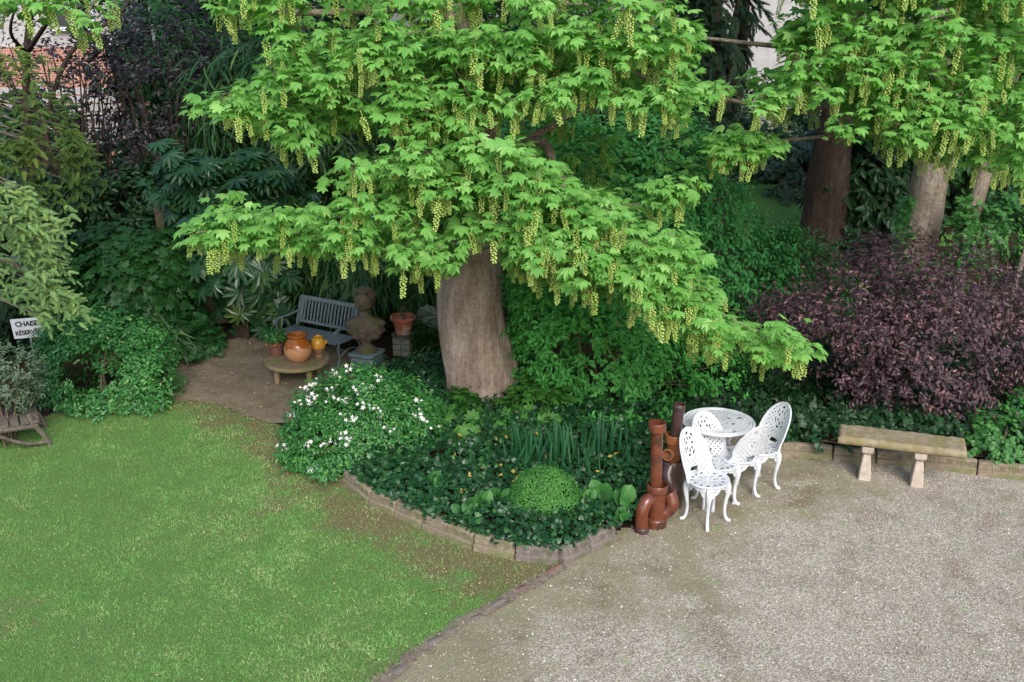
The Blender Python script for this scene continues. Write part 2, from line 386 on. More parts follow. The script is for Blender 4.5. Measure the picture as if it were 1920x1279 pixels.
M['pier'] = mottled('mossy grey stone', (.12, .14, .11), (.24, .26, .2), 12, .9, .12, .5, .008)
M['wall'] = mottled('old rendered wall', (.13, .125, .1), (.24, .22, .18), 5, .92, .1, .5, .012, c3=(.08, .1, .05), s3=2)
M['soil'] = mottled('dark soil', (.022, .016, .011), (.06, .042, .028), 9, .95, .05, .8, .03)
M['signw'] = mottled('sign board', (.5, .53, .56), (.62, .65, .68), 10, .6, .3, .1, .003)
M['black'] = mat('black lettering', (.01, .01, .012), .6)
M['pipe_metal'] = mottled('galvanised post', (.16, .18, .2), (.26, .28, .3), 12, .5, .4, .1, .003)

# ------------------------------------------------------------------ ground sheets
def gnoise(x, y, s, seed=0):
    a = np.zeros_like(x)
    for k, (fs, am) in enumerate(((1, .5), (2.3, .27), (5.1, .15), (11, .1))):
        a += am * (np.sin(x * s * fs * 1.3 + 2 * np.sin(y * s * fs * .9 + seed + k)) * np.sin(y * s * fs * 1.1 + 2 * np.sin(x * s * fs * .8 + 3 * seed + k)))
    return a
def gp(L): return np.array([G(x, y)[:2] for x, y in L])
def sheet(name, poly, z, m, cell=.05, rough=.03, attr=None, bumpy=.004, edge=.08, parent=None):
    P = np.asarray(poly); lo = P.min(0) - .2; hi = P.max(0) + .2
    nx = int((hi[0] - lo[0]) / cell) + 1; ny = int((hi[1] - lo[1]) / cell) + 1
    X, Y = np.meshgrid(lo[0] + np.arange(nx + 1) * cell, lo[1] + np.arange(ny + 1) * cell)
    cx = X[:-1, :-1] + cell / 2; cyy = Y[:-1, :-1] + cell / 2
    dx = gnoise(cx, cyy, 3.1, 1) * edge; dy = gnoise(cx, cyy, 3.3, 5) * edge
    keep = inpoly(cx + dx, cyy + dy, P)
    Z = z + bumpy * gnoise(X, Y, 2.2, 2)
    idx = np.arange(X.size).reshape(X.shape)
    q = np.stack([idx[:-1, :-1], idx[:-1, 1:], idx[1:, 1:], idx[1:, :-1]], -1)[keep]
    used, inv = np.unique(q, return_inverse=True); V = np.column_stack([X.ravel(), Y.ravel(), Z.ravel()])[used]
    a = attr(V[:, 0], V[:, 1]) if attr is not None else np.zeros(len(V))
    o = npobj(name, V, inv.reshape(-1, 4), m, parent, smooth=True, rnd=a); o['kind'] = 'structure'; return o
def sstep(x, a, b): t = np.clip((x - a) / (b - a), 0, 1); return t * t * (3 - 2 * t)

# outlines on the ground
EDGE = [(560, 1420), (715, 1279), (830, 1196), (940, 1130), (1052, 1062)]           # lawn / gravel brick line
KERB = [(600, 850), (650, 905), (700, 945), (797, 990), (891, 1029), (968, 1047), (1049, 1058), (1150, 1012), (1192, 985)]
edge_w = gp(EDGE); kerb_w = gp(KERB)
lawn_poly = np.vstack([[(-9, 4.2)], edge_w, kerb_w[:7][::-1], gp([(560, 820), (500, 790), (430, 765), (330, 745), (300, 760), (120, 768), (60, 795), (0, 830), (-120, 890)]), [(-9, 9.0)]])
edge_w2 = edge_w.copy(); edge_w2[0] = (-1.6, 4.2); lawn_poly[1] = (-1.6, 4.2)
grav_poly = np.vstack([edge_w2, kerb_w[6:], gp([(1230, 930), (1270, 850), (1290, 815), (1440, 820), (1470, 856), (1700, 872), (1830, 889), (1920, 897), (2200, 925)]), [(9, 9.5), (9, 4.2)]])
path_poly = gp([(330, 756), (300, 720), (330, 680), (400, 645), (470, 630), (560, 640), (680, 665), (760, 690), (800, 740), (640, 760), (570, 800), (500, 795), (430, 770)])
def dpoly(x, y, pts):
    P = np.asarray(pts); d = np.full(np.shape(x), 1e9)
    for a, b in zip(P[:-1], P[1:]):
        ab = b - a; t = np.clip(((x - a[0]) * ab[0] + (y - a[1]) * ab[1]) / ((ab ** 2).sum()), 0, 1)
        d = np.minimum(d, np.hypot(x - a[0] - t * ab[0], y - a[1] - t * ab[1]))
    return d
top_edge = gp([(540, 830), (500, 790), (430, 765), (330, 752)])
def bare_lawn(x, y):
    """0 grass .. 1 bare soil"""
    dk = dpoly(x, y, kerb_w[:6]); n = gnoise(x, y, 1.6, 3) + .6 * gnoise(x, y, 5.2, 8)
    b = .68 * (1 - sstep(dk, .1, .95)) + .35 * (1 - sstep(dpoly(x, y, edge_w), 0, .5)) + .6 * (1 - sstep(dpoly(x, y, top_edge), 0, .8))
    dl = dpoly(x, y, gp([(560, 880), (640, 960), (760, 1060)]))
    b += .3 * (1 - sstep(dl, .1, .7))
    return np.clip(b * .8 + n * .5 + .08 + .3 * gnoise(x, y, 9, 2), 0, .78)
def moss_grav(x, y):
    dk = dpoly(x, y, np.vstack([edge_w, kerb_w[6:], gp([(1300, 900), (1420, 900), (1560, 900)])])); n = gnoise(x, y, 1.4, 11) + .5 * gnoise(x, y, 4.7, 2)
    return np.clip(.62 * (1 - sstep(dk, .0, 1.3)) + n * .55 + .12 + .24 * sstep(-np.asarray(x), -3.2, .3) + .3 * gnoise(x, y, 8, 3), 0, 1)
def lawn_build(nt, b):
    a = N(nt, 'ShaderNodeAttribute', attribute_name='rnd')
    n1 = noise(nt, 22, 8, .75); n2 = noise(nt, 90, 6, .7)
    g = ramp(nt, n2.outputs[0], [(.3, (.045, .075, .025)), (.5, (.11, .21, .055)), (.7, (.24, .34, .13))])
    s = ramp(nt, n2.outputs[0], [(.3, (.08, .06, .03)), (.52, (.18, .15, .075)), (.72, (.34, .28, .17))])
    ad = N(nt, 'ShaderNodeMath', operation='ADD'); mu = N(nt, 'ShaderNodeMath', operation='MULTIPLY_ADD'); mu.inputs[1].default_value = 1.6; mu.inputs[2].default_value = -.8
    nt.links.new(n1.outputs[0], mu.inputs[0]); nt.links.new(mu.outputs[0], ad.inputs[0]); nt.links.new(a.outputs['Fac'], ad.inputs[1])
    f = ramp(nt, ad.outputs[0], [(.35, (0, 0, 0)), (.75, (1, 1, 1))])
    nt.links.new(mix(nt, f.outputs[0], g.outputs[0], s.outputs[0]), b.inputs['Base Color']); bump(nt, b, n2.outputs[0], .8, .02)
M['lawn'] = mat('lawn turf', rough=.95, spec=.1, build=lawn_build)
def grav_build(nt, b):
    tc = N(nt, 'ShaderNodeTexCoord'); v = N(nt, 'ShaderNodeTexVoronoi'); v.inputs['Scale'].default_value = 120; nt.links.new(tc.outputs['Object'], v.inputs['Vector'])
    sp = N(nt, 'ShaderNodeSeparateColor'); nt.links.new(v.outputs['Color'], sp.inputs[0])
    c = ramp(nt, sp.outputs[0], [(0, (.18, .152, .13)), (.35, (.3, .262, .225)), (.7, (.44, .4, .35)), (1, (.66, .62, .56))])
    a = N(nt, 'ShaderNodeAttribute', attribute_name='rnd'); n1 = noise(nt, 30, 8, .8)
    ms = ramp(nt, noise(nt, 110, 5, .7).outputs[0], [(.3, (.125, .105, .06)), (.55, (.26, .235, .145)), (.75, (.42, .39, .27))])
    mu = N(nt, 'ShaderNodeMath', operation='MULTIPLY_ADD'); mu.inputs[1].default_value = 2.0; mu.inputs[2].default_value = -1.05
    nt.links.new(n1.outputs[0], mu.inputs[0]); ad = N(nt, 'ShaderNodeMath', operation='ADD'); nt.links.new(mu.outputs[0], ad.inputs[0]); nt.links.new(a.outputs['Fac'], ad.inputs[1])
    f = ramp(nt, ad.outputs[0], [(.2, (0, 0, 0)), (.8, (.8, .8, .8))])
    col = mix(nt, f.outputs[0], c.outputs[0], ms.outputs[0])
    n5 = noise(nt, 2.2, 6, .65); d = ramp(nt, n5.outputs[0], [(.34, (.8, .74, .7)), (.5, (1.05, 1.05, 1))])
    col = mix(nt, 1, col, d.outputs[0], 'MULTIPLY')
    nt.links.new(col, b.inputs['Base Color']); bump(nt, b, v.outputs['Distance'], .6, .012)
M['gravel'] = mat('mossy gravel', rough=.95, spec=.1, build=grav_build)
def path_build(nt, b):
    n1 = noise(nt, 3, 8, .7); n2 = noise(nt, 60, 8, .7)
    c = ramp(nt, n1.outputs[0], [(.35, (.16, .13, .095)), (.65, (.27, .23, .18))]); d = ramp(nt, n2.outputs[0], [(.3, (.6, .6, .55)), (.7, (1.25, 1.2, 1.1))])
    nt.links.new(mix(nt, 1, c.outputs[0], d.outputs[0], 'MULTIPLY'), b.inputs['Base Color']); bump(nt, b, n2.outputs[0], .6, .012)
M['path'] = mat('trodden earth', rough=.95, spec=.08, build=path_build)
M['soil_strip'] = mottled('edging soil', (.13, .1, .08), (.27, .22, .18), 18, .95, .05, .6, .01)
g = MB(); g.add([(-120, -20, 0), (120, -20, 0), (120, 200, 0), (-120, 200, 0)], [(0, 1, 2, 3)])
tag(g.obj('ground', M['soil'], smooth=False), kind='structure')
sheet('lawn', lawn_poly, .012, M['lawn'], .05, attr=bare_lawn)
sheet('gravel_yard', grav_poly, .010, M['gravel'], .05, attr=moss_grav)
sheet('earth_path', path_poly, .024, M['path'], .05, edge=.12)
M['farlawn'] = mottled('far lawn grass', (.09, .19, .035), (.14, .27, .05), 6, .95, .1, .6, .03)
sheet('far_lawn', [(1.5, 19.5), (9, 19.5), (11, 27), (2, 27)], .012, M['farlawn'], .3, edge=.4)
bed_poly = np.vstack([kerb_w[:], gp([(1230, 930), (1280, 830), (1200, 740), (950, 690), (720, 700), (620, 790)])])
def bedz(x, y): return .10 + .10 * sstep(dpoly(x, y, kerb_w), .05, 1.0)
sheet('planting_soil', bed_poly, .11, M['soil'], .06, edge=.0, bumpy=.02)
rbed_poly = np.vstack([gp([(1455, 842), (1560, 851), (1700, 858), (1830, 876), (1920, 884), (2200, 905)]), [(9, 14), (2.4, 14)]])
sheet('bank_soil', rbed_poly, .12, M['soil'], .08, edge=0, bumpy=.03)

# grass blades, pebbles, fallen blossom: uncountable
def stuff(name, v, f, m, rnd, label, cat):
    o = npobj(name, v, f, m, rnd=rnd); return tag(o, label, cat, kind='stuff')
def ground_pts(n, lo, hi, poly, dens):
    x = rng.uniform(lo[0], hi[0], n); y = lo[1] + (hi[1] - lo[1]) * rng.random(n) ** 1.15; k = inpoly(x, y, poly); x, y = x[k], y[k]
    k = rng.random(len(x)) < dens(x, y); return x[k], y[k]
x, y = ground_pts(430000, (-6.2, 5.2), (1.2, 12), lawn_poly, lambda x, y: np.clip(1.15 - 1.05 * bare_lawn(x, y), .16, 1))
n = len(x); pos = np.column_stack([x, y, np.full(n, .008)]); GB = (np.array([(-.08, 0, 0), (.08, 0, 0), (0, 1, -.3)]), np.array([(0, 1, 2)]))
tip = nrm(np.column_stack([rng.normal(size=n), rng.normal(size=n), rng.uniform(.5, 1.6, n)])); v, f = scatter(GB, pos, randdir(n) + np.array([0, -.6, .5]), tip, rng.uniform(.016, .038, n) * (1 + .35 * gnoise(x, y, 4.5, 9)))
r = np.clip(rng.random(n) * .85 + .3 * gnoise(x, y, 1.7, 4) + .3 * gnoise(x, y, 6.3, 14) + .3 * bare_lawn(x, y), 0, 1)
stuff('grass', v, f, M['grass'], rr(r, 3), 'short green grass blades of the mown lawn on the left', 'grass')
x, y = ground_pts(60000, (-1.5, 5.2), (6.5, 10.5), grav_poly, lambda x, y: np.clip(moss_grav(x, y) * .55 - .12, 0, 1))
n = len(x); pos = np.column_stack([x, y, np.full(n, .006)]); tip = nrm(np.column_stack([rng.normal(size=n), rng.normal(size=n), rng.uniform(.3, 1.2, n)]))
v, f = scatter(GB, pos, randdir(n) + np.array([0, -.6, .5]), tip, rng.uniform(.012, .03, n))
stuff('moss', v, f, M['grass'], rr(rng.random(n), 3), 'thin yellowish moss and weeds growing through the gravel', 'moss')
OCT = (np.array([(1, 0, 0), (0, 1, 0), (-1, 0, 0), (0, -1, 0), (0, 0, .6), (0, 0, -.6)], float) * .5, np.array([(0, 1, 4), (1, 2, 4), (2, 3, 4), (3, 0, 4), (1, 0, 5), (2, 1, 5), (3, 2, 5), (0, 3, 5)]))
x, y = ground_pts(90000, (-1.5, 5.2), (6.8, 10.5), grav_poly, lambda x, y: np.clip(1.05 - moss_grav(x, y) * .8, .1, 1))
n = len(x); pos = np.column_stack([x, y, np.full(n, .012)])
v, f = scatter(OCT, pos, np.tile([0, 0, 1.], (n, 1)) + randdir(n) * .4, randdir(n), .006 + .016 * rng.random(n) ** 2.2)
stuff('gravel', v, f, M['pebble'], rr(rng.random(n) ** 1.4, 6), 'pale loose gravel pebbles scattered across the yard', 'gravel')
FLK = (np.array([(-.3, 0, 0), (.3, .1, 0.1), (.1, 1, 0), (-.35, .7, .15)]), np.array([(0, 1, 2), (0, 2, 3)]))
def litter(nn, lo, hi, poly, dens, s, label, name='leaf_litter'):
    x, y = ground_pts(nn, lo, hi, poly, dens); n = len(x); pos = np.column_stack([x, y, np.full(n, .03)])
    v, f = scatter(FLK, pos, np.tile([0, 0, 1.], (n, 1)) + randdir(n) * .5, randdir(n), rng.uniform(s[0], s[1], n))
    stuff(name, v, f, M['debris'], rr(rng.random(n), 4), label, 'litter')
litter(15000, (-6, 5.2), (1.2, 12), lawn_poly, lambda x, y: np.clip(.06 + .75 * bare_lawn(x, y) + .3 * gnoise(x, y, 3, 7), 0, 1), (.008, .022), 'fallen yellowish maple blossom lying on the lawn')
litter(5000, (-4.6, 11), (-1, 14), path_poly, lambda x, y: x * 0 + .5, (.012, .03), 'dry leaf bits scattered over the earth path by the low table')
litter(5000, (-1.5, 5.2), (6.5, 10.5), grav_poly, lambda x, y: .15 + .6 * moss_grav(x, y), (.008, .02), 'fallen blossom and leaf bits scattered over the gravel')

eo = edge_w2.copy(); dn = np.array([[-.75, .66]])
sheet('edging_soil', np.vstack([eo + dn * .055, (eo - dn * .055)[::-1]]), .019, M['soil_strip'], .03, edge=.06, bumpy=.004)
n = 45; tx_, ty_ = ground_pts(400, (-1, 5), (6.6, 9.8), grav_poly, lambda x, y: x * 0 + .3); tx_, ty_ = tx_[:n], ty_[:n]; n = len(tx_)
q = np.repeat(np.column_stack([tx_, ty_, np.full(n, .012)]), 26, 0); q[:, :2] += rng.normal(size=(len(q), 2)) * .022; m_ = len(q)
v, f = scatter(GB, q, randdir(m_) + [0, -.6, .5], nrm(np.column_stack([rng.normal(size=m_), rng.normal(size=m_), rng.uniform(.3, 1, m_)])), rng.uniform(.014, .03, m_))
stuff('weeds', v, f, M['grass'], rr(rng.random(m_), 3), 'tiny green weed tufts dotted over the gravel yard', 'weeds')
# ------------------------------------------------------------------ edging bricks between lawn and gravel
L = np.vstack([[(-1.6, 4.4)], edge_w[1:]]); seg = np.linalg.norm(np.diff(L, axis=0), axis=1); tot = seg.sum(); cum = np.concatenate([[0], np.cumsum(seg)])
def along(L, cum, s):
    i = min(np.searchsorted(cum, s, 'right') - 1, len(L) - 2); t = (s - cum[i]) / (cum[i + 1] - cum[i]); d = (L[i + 1] - L[i]) / np.linalg.norm(L[i + 1] - L[i])
    return L[i] + (L[i + 1] - L[i]) * t, d
s = .5
BL = {'brick': 'worn reddish brick sunk flush in the line dividing lawn from gravel', 'block2': 'worn grey stone sunk flush in the line dividing lawn from gravel'}
while s < tot - .08:
    ln = random.uniform(.13, .26); p, d = along(L, cum, s + ln / 2); b = MB(); a = math.atan2(d[1], d[0]) + random.gauss(0, .07)
    b.bevbox((0, 0, 0), (ln - .02, random.uniform(.075, .12), .07), .018); k = 'brick' if random.random() < .4 else 'block2'
    o = b.obj('edging_brick', M[k], smooth=True); o.location = (p[0] + random.gauss(0, .015), p[1] + random.gauss(0, .015), -.012 + random.uniform(-.006, .004)); o.rotation_euler = (random.gauss(0, .03), random.gauss(0, .03), a)
    tag(o, BL[k], 'brick', 'bricks sunk between lawn and gravel'); s += ln + random.choice([0, .03, .1, .2])

# ------------------------------------------------------------------ border blocks round the beds
def border_block(ln, h=.155, m='block'):
    b = MB(); b.bevbox((0, .0, h * .25), (ln - .012, .12, h * .5), .008); b.bevbox((0, .012, h * .72), (ln - .018, .085, h * .52), .008)
    n = max(3, int(ln / .075))
    for i in range(n):                                             # moulded arcade on the face
        x = -ln / 2 + (i + .5) * ln / n; wv = ln / n * .34
        path = [(x - wv, -.034, h * .56), (x - wv, -.034, h * .75), (x - wv * .7, -.034, h * .86), (x, -.034, h * .9), (x + wv * .7, -.034, h * .86), (x + wv, -.034, h * .75), (x + wv, -.034, h * .56)]
        b.tube(path, .0035, 5)
    return b
def run_blocks(pts, ln, m, label, group, z=0):
    L = np.asarray(pts)
    for a, c in zip(L[:-1], L[1:]):
        D = np.linalg.norm(c - a); n = max(1, round(D / ln)); l = D / n; ang = math.atan2(c[1] - a[1], c[0] - a[0])
        for i in range(n):
            p = a + (c - a) * (i + .5) / n
            o = border_block(l).obj('border_block', M[m], smooth=True); o.location = (p[0], p[1], z + random.uniform(-.006, .004))
            o.rotation_euler = (random.gauss(0, .02), random.gauss(0, .012), ang + random.gauss(0, .015)); tag(o, label, 'block', group)
run_blocks(kerb_w[1:6], .42, 'block', 'beige moulded concrete border block between the lawn and the ivy bed', 'border blocks on the lawn side of the bed')
run_blocks(kerb_w[5:7], .42, 'block2', 'grey concrete border block at the pointed corner of the ivy bed', 'border block at the bed corner')
run_blocks(kerb_w[6:8], .42, 'block2', 'grey concrete border block of the ivy bed on its gravel side below the clay pipes', 'border blocks on the gravel side of the bed')
rk = gp([(1455, 852), (1560, 862), (1640, 868), (1730, 874), (1830, 889), (1925, 900), (2050, 912)])
run_blocks(rk, .4, 'block', 'mossy concrete border block along the bank behind the stone bench', 'border blocks behind the stone bench')

# ------------------------------------------------------------------ maples
def raceme(n=34, Lr=.17):
    v = []; f = []
    for i in range(n):
        t = i / n; a = i * 2.4 + random.random(); rad = .027 * (1 - .45 * t) * (.6 if t < .12 else 1) ; c = np.array([rad * math.cos(a), rad * math.sin(a), -.06 - Lr * t])
        s = random.uniform(.013, .02)
        q = OCT[0] * s * 1.35 * np.array([1, 1, 1.3]) + c; o = len(v); v += list(q); f += [tuple(k + o for k in t3) for t3 in OCT[1]]
    o = len(v)
    for z, r in ((.0, .003), (-.06 - Lr, .002)):
        for k in range(3): v.append((r * math.cos(k * 2.1), r * math.sin(k * 2.1), z))
    for k in range(3): f += [(o + k, o + (k + 1) % 3, o + 3 + k), (o + (k + 1) % 3, o + 3 + (k + 1) % 3, o + 3 + k)]
    return np.array(v), np.array(f)
RAC = [raceme(32, .14), raceme(40, .18), raceme(46, .22)]
def maple_sprays(centers, trunk_xy, m_scale=(.085, .13), ppl=10, rac=1.3, zflat=.08):
    """rosettes of leaves at twig ends; returns leaf arrays, raceme points"""
    n = len(centers); out = centers - np.array([*trunk_xy, 0]); out[:, 2] = 0; out = nrm(out) + np.array([0, -.35, -.12]) + rng.normal(size=(n, 3)) * .25; out = nrm(out)
    side = nrm(np.cross(out, [0, 0, 1.])); P = []; T = []; Nn = []; S = []; Rr = []
    cl = rng.random(n)
    for k in range(ppl):
        t = k / ppl; sg = np.where(rng.random(n) < .5, -1, 1) if k < ppl - 1 else 0
        sg = (1 if k % 2 else -1) if k < ppl - 2 else (.3 if k % 2 else -.3)
        base = centers + out * ((t - .5) * .30)[..., None] if False else centers + out * (t - .5) * .3
        d = nrm(out * (.35 + .6 * t) + side * sg * (1.1 - .3 * t) + rng.normal(size=(n, 3)) * .3 + np.array([0, 0, -.25]))
        pet = rng.uniform(.03, .1, n)[:, None]
        P.append(base + d * pet + np.array([0, 0, 1]) * rng.uniform(-zflat, zflat, n)[:, None]); T.append(d)
        Nn.append(nrm(np.array([0, -.05, 1.]) + d * .22 + rng.normal(size=(n, 3)) * .27)); S.append(rng.uniform(*m_scale, n)); Rr.append(np.clip(rng.random(n) * .7 + cl * .3, 0, 1))
    P, T, Nn, S, Rr = map(np.concatenate, (P, T, Nn, S, Rr))
    k = rng.poisson(rac, n); rp = np.repeat(centers + out * .04, k, 0); rp = rp + rng.normal(size=rp.shape) * np.array([.07, .07, .01]) - np.array([0, .03, .05])
    return P, T, Nn, S, Rr, rp
def crown_centers(specs):
    """specs: (pixel polygon, n, Ynear, Yfar)"""
    A = []
    for poly, n, y0, y1 in specs:
        # best-candidate thinning so sprays spread evenly
        x, y = sample_poly(poly, n * 3); Y = y0 + (y1 - y0) * rng.random(n * 3) ** 1.4
        p = atY(x, y, Y); keep = []
        for q in p:
            if len(keep) < 8 or min(np.linalg.norm(np.array(keep[-60:]) - q, axis=1)) > .1: keep.append(q)
            if len(keep) >= n: break
        A.append(np.array(keep))
    A = np.vstack(A); return A[(vnoise(A * [1, 1, 2.4], 2.9, 6) + .4 * vnoise(A, 7, 2)) > -.42]      # gaps between the tiers
def build_maple(name, label, trunk_pts, trunk_r, centers, limbs, extra=None, leafm='maple', barkm='bark', limit=100, ppl=14, rac=1.05, seg=20, cat='tree', wob=.0, limb_r=.09, scale=(.05, .112)):
    base = np.array(trunk_pts[0], float); o = thing(name, label, cat, base)
    tp = bez([np.array(p) - base for p in trunk_pts], 16); tr = np.interp(np.linspace(0, 1, len(tp)), np.linspace(0, 1, len(trunk_r)), trunk_r)
    tm = MB(); v = []; tm.tube(tp, list(tr), seg)
    tv = np.array(tm.v)
    ctr = np.repeat(np.array(tp), seg, 0); rad = tv - ctr; th = np.tile(np.arange(seg) / seg * 2 * np.pi, len(tp)); zz = tv[:, 2]
    am = 1 + wob * (np.sin(3 * th + zz * 1.4) * .5 + np.sin(5 * th - zz * 2.2 + 1) * .35 + np.sin(th * 2 + zz * 3) * .35 + .25 * np.sin(9 * th + zz * 4)) + .028 * vnoise(np.column_stack([np.cos(th) * 3, np.sin(th) * 3, zz]), 3.2, 4) + .02 * vnoise(np.column_stack([np.cos(th) * 5, np.sin(th) * 5, zz * .8]), 5, 2) + wob * 1.3 * np.exp(-zz / .25) * (.5 + .5 * np.sin(5 * th + .6))
    tm.v = [tuple(q) for q in ctr + rad * am[:, None]]
    tm.obj('trunk', M[barkm], o, angle=80)
    # limbs and twigs
    lp = []; lb = MB()
    for L_, r0 in limbs:
        q = bez([np.array(p) - base for p in L_], 8); lb = MB(); lb.tube(q, list(np.linspace(r0, r0 * .25, len(q))), 8); lb.obj('limb', M[barkm], o, angle=80); lp += [np.append(a, np.interp(i, [0, len(q)], [r0, r0 * .25])) for i, a in enumerate(q)]
    allp = np.array(lp)[:, :3] if lp else np.array(tp)
    tw = MB()
    cr = centers - base
    order = np.argsort(np.min(np.linalg.norm(cr[:, None] - allp[None], axis=2), axis=1)) if len(cr) < 2500 else np.arange(len(cr))
    nodes = list(allp)
    for i in order:
        c = cr[i]; na = np.array(nodes[-1200:] if len(nodes) > 1200 else nodes); d = np.linalg.norm(na - c, axis=1) + 1.2 * np.maximum(0, c[2] - na[:, 2] + .0) * .3; j = int(np.argmin(d)); a = na[j]
        if d[j] < .03: continue
        m_ = (a + c) / 2 + np.array([rng.normal() * .03, rng.normal() * .03, .06 * min(1, d[j])]); tw.tube([a, m_, c], [min(.016, .006 + .008 * d[j]), .006, .003], 4, caps=False); nodes.append(c)
    tw.obj('twigs', M['twig'], o)['kind'] = 'stuff'
    P, T, Nn, S, Rr, rp = maple_sprays(centers, base[:2], scale, ppl, rac)
    rn = [Rr]
    kb = rng.random(len(P)) < .45; vv, ff = scatter(MAPLE, P[~kb], Nn[~kb], T[~kb], S[~kb]); v2, f2 = scatter(MAPLE_B, P[kb], Nn[kb], T[kb], S[kb]); ff = np.vstack([ff, f2 + len(vv)]); vv = np.vstack([vv, v2]); rn = [Rr[~kb], Rr[kb]]
    if extra is not None:
        n = len(extra); v2, f2 = scatter(MAPLE, extra, nrm(rng.normal(size=(n, 3)) * .45 + [0, 0, 1]), nrm(rng.normal(size=(n, 3)) + [0, 0, -.3]), rng.uniform(.16, .24, n))
        ff = np.vstack([ff, f2 + len(vv)]); vv = np.vstack([vv, v2]); rn.append(rng.random(n))
    npobj('crown', vv, ff, M[leafm], o, rnd=rr(np.concatenate(rn), len(MAPLE[0])), base=base)
    if len(rp):
        px, py, k = project(rp); vis = (px > -5) & (px < 1925) & (py > -20) & (py < 1285); idx = np.argsort(np.where(vis, k, 1e9)); first = idx[:limit]; rest = idx[limit:]
        ms = [npmesh('flower_cluster', t[0], t[1], M['raceme'], True, np.full(len(t[0]), .5)) for t in RAC]
        for i in first:
            if not vis[i]: continue
            q = link(bpy.data.objects.new('flower_cluster', ms[rng.integers(3)]), o); q.location = list(map(float, rp[i] - base)); q.rotation_euler = (rng.normal() * .12, rng.normal() * .12, rng.uniform(0, 6.28)); s = rng.uniform(.8, 1.25); q.scale = (s, s, s)
        if len(rest):
            V = []; F = []; off = 0
            nn_ = nrm(np.tile([0, 0, 1.], (len(rest), 1)) + rng.normal(size=(len(rest), 3)) * .1)
            v2, f2 = scatter(RAC[1], rp[rest] - base, nn_, randdir(len(rest)), rng.uniform(.75, 1.25, len(rest)))
            q = npobj('flower_clusters', v2, f2, M['raceme'], o, smooth=True, rnd=rr(rng.random(len(rest)), len(RAC[1][0]))); q['kind'] = 'stuff'
    return o

tb = G(905, 752)                                                                            # foot of the big trunk
def T_(px, py, Y): return atY(px, py, Y)
trunk = [tb + [0, 0, -.1], T_(906, 700, tb[1]), T_(883, 600, tb[1] - .02), T_(884, 500, tb[1]), T_(897, 400, tb[1] + .05), T_(905, 300, tb[1] + .1), T_(880, 150, tb[1] + .2), T_(848, 0, tb[1] + .3), tb + [-.5, .5, 8]]
lowL = [(355, 425), (440, 362), (480, 395), (560, 398), (640, 375), (620, 320), (700, 296), (860, 255), (960, 262), (1010, 330), (1000, 440), (930, 420), (860, 430), (845, 500), (790, 490), (700, 465), (600, 470), (500, 450), (400, 445)]
lowR = [(940, 262), (1060, 330), (1120, 360), (1200, 420), (1290, 440), (1312, 520), (1330, 580), (1400, 608), (1475, 610), (1500, 650), (1430, 655), (1330, 640), (1270, 610), (1180, 545), (1080, 530), (960, 480), (925, 420)]
mid = [(385, 200), (430, 165), (500, 160), (520, 105), (600, 100), (700, 60), (1290, 50), (1300, 130), (1325, 190), (1250, 195), (1100, 175), (960, 205), (900, 235), (830, 250), (700, 240), (650, 225), (560, 265), (500, 225), (420, 212)]
top = [(400, -160), (370, -10), (420, 15), (480, 50), (560, 120), (700, 110), (1290, 90), (1290, 40), (1330, -160)]
spr = [(1205, 332), (1300, 332), (1290, 380), (1235, 400)]
lr2 = [(1290, 440), (1310, 520), (1350, 620), (1300, 650), (1230, 560), (1250, 460)]
cc = crown_centers([(lowL, 260, 9.0, 10.7), (lowR, 320, 8.8, 10.4), (mid, 440, 9.2, 11.3), (top, 300, 9.2, 11.8), (spr, 9, 9.6, 9.9),
                    ([(960, 210), (1290, 220), (1300, 330), (1150, 400), (1030, 320)], 22, 11.8, 12.6)])
ax = rng.normal(size=(1700, 3)); ax = nrm(ax) * (rng.random((1700, 1)) ** .4) * [4.2, 3.6, 2.6] + [tb[0], tb[1] + 1.2, 8.2]  # unseen coarse upper crown, added above the view to shade what lies below
tt = np.array(trunk[4]); 
limbs = [([trunk[5], T_(1010, 265, 11), T_(1050, 330, 10.6), T_(1150, 440, 10), T_(1300, 560, 9.6), T_(1460, 640, 9.2)], .06),
         ([trunk[4], T_(800, 380, 10.8), T_(650, 420, 10.2), T_(480, 430, 9.8), T_(370, 435, 9.6)], .055),
         ([trunk[6], T_(750, 200, 10.8), T_(600, 210, 10.2), T_(400, 205, 9.8)], .055),
         ([trunk[6], T_(1000, 120, 11), T_(1150, 130, 10.4), T_(1310, 180, 10)], .055),
         ([trunk[7], T_(700, 20, 11), T_(500, 20, 10.3), T_(380, -20, 10)], .055),
         ([trunk[7], T_(1000, 0, 11), T_(1250, 30, 10.4)], .055),
         ([trunk[5], T_(1030, 240, 11.6), T_(1100, 200, 12), T_(1250, 160, 12.4)], .05),
         ([trunk[8], trunk[8] + np.array([-3, -1.5, 1]), trunk[8] + np.array([-4, -2, .5])], .1), ([trunk[8], trunk[8] + np.array([3, -1, 1]), trunk[8] + np.array([4, -2, .5])], .1),
         ([trunk[8], trunk[8] + np.array([.3, 2, 2])], .15)]
build_maple('maple_tree', 'big maple with thick bare trunk in the ivy bed and blossom hung boughs', trunk,
            [.45, .415, .38, .335, .28, .22, .18, .16, .12], cc, limbs, ax, wob=.1, seg=56)

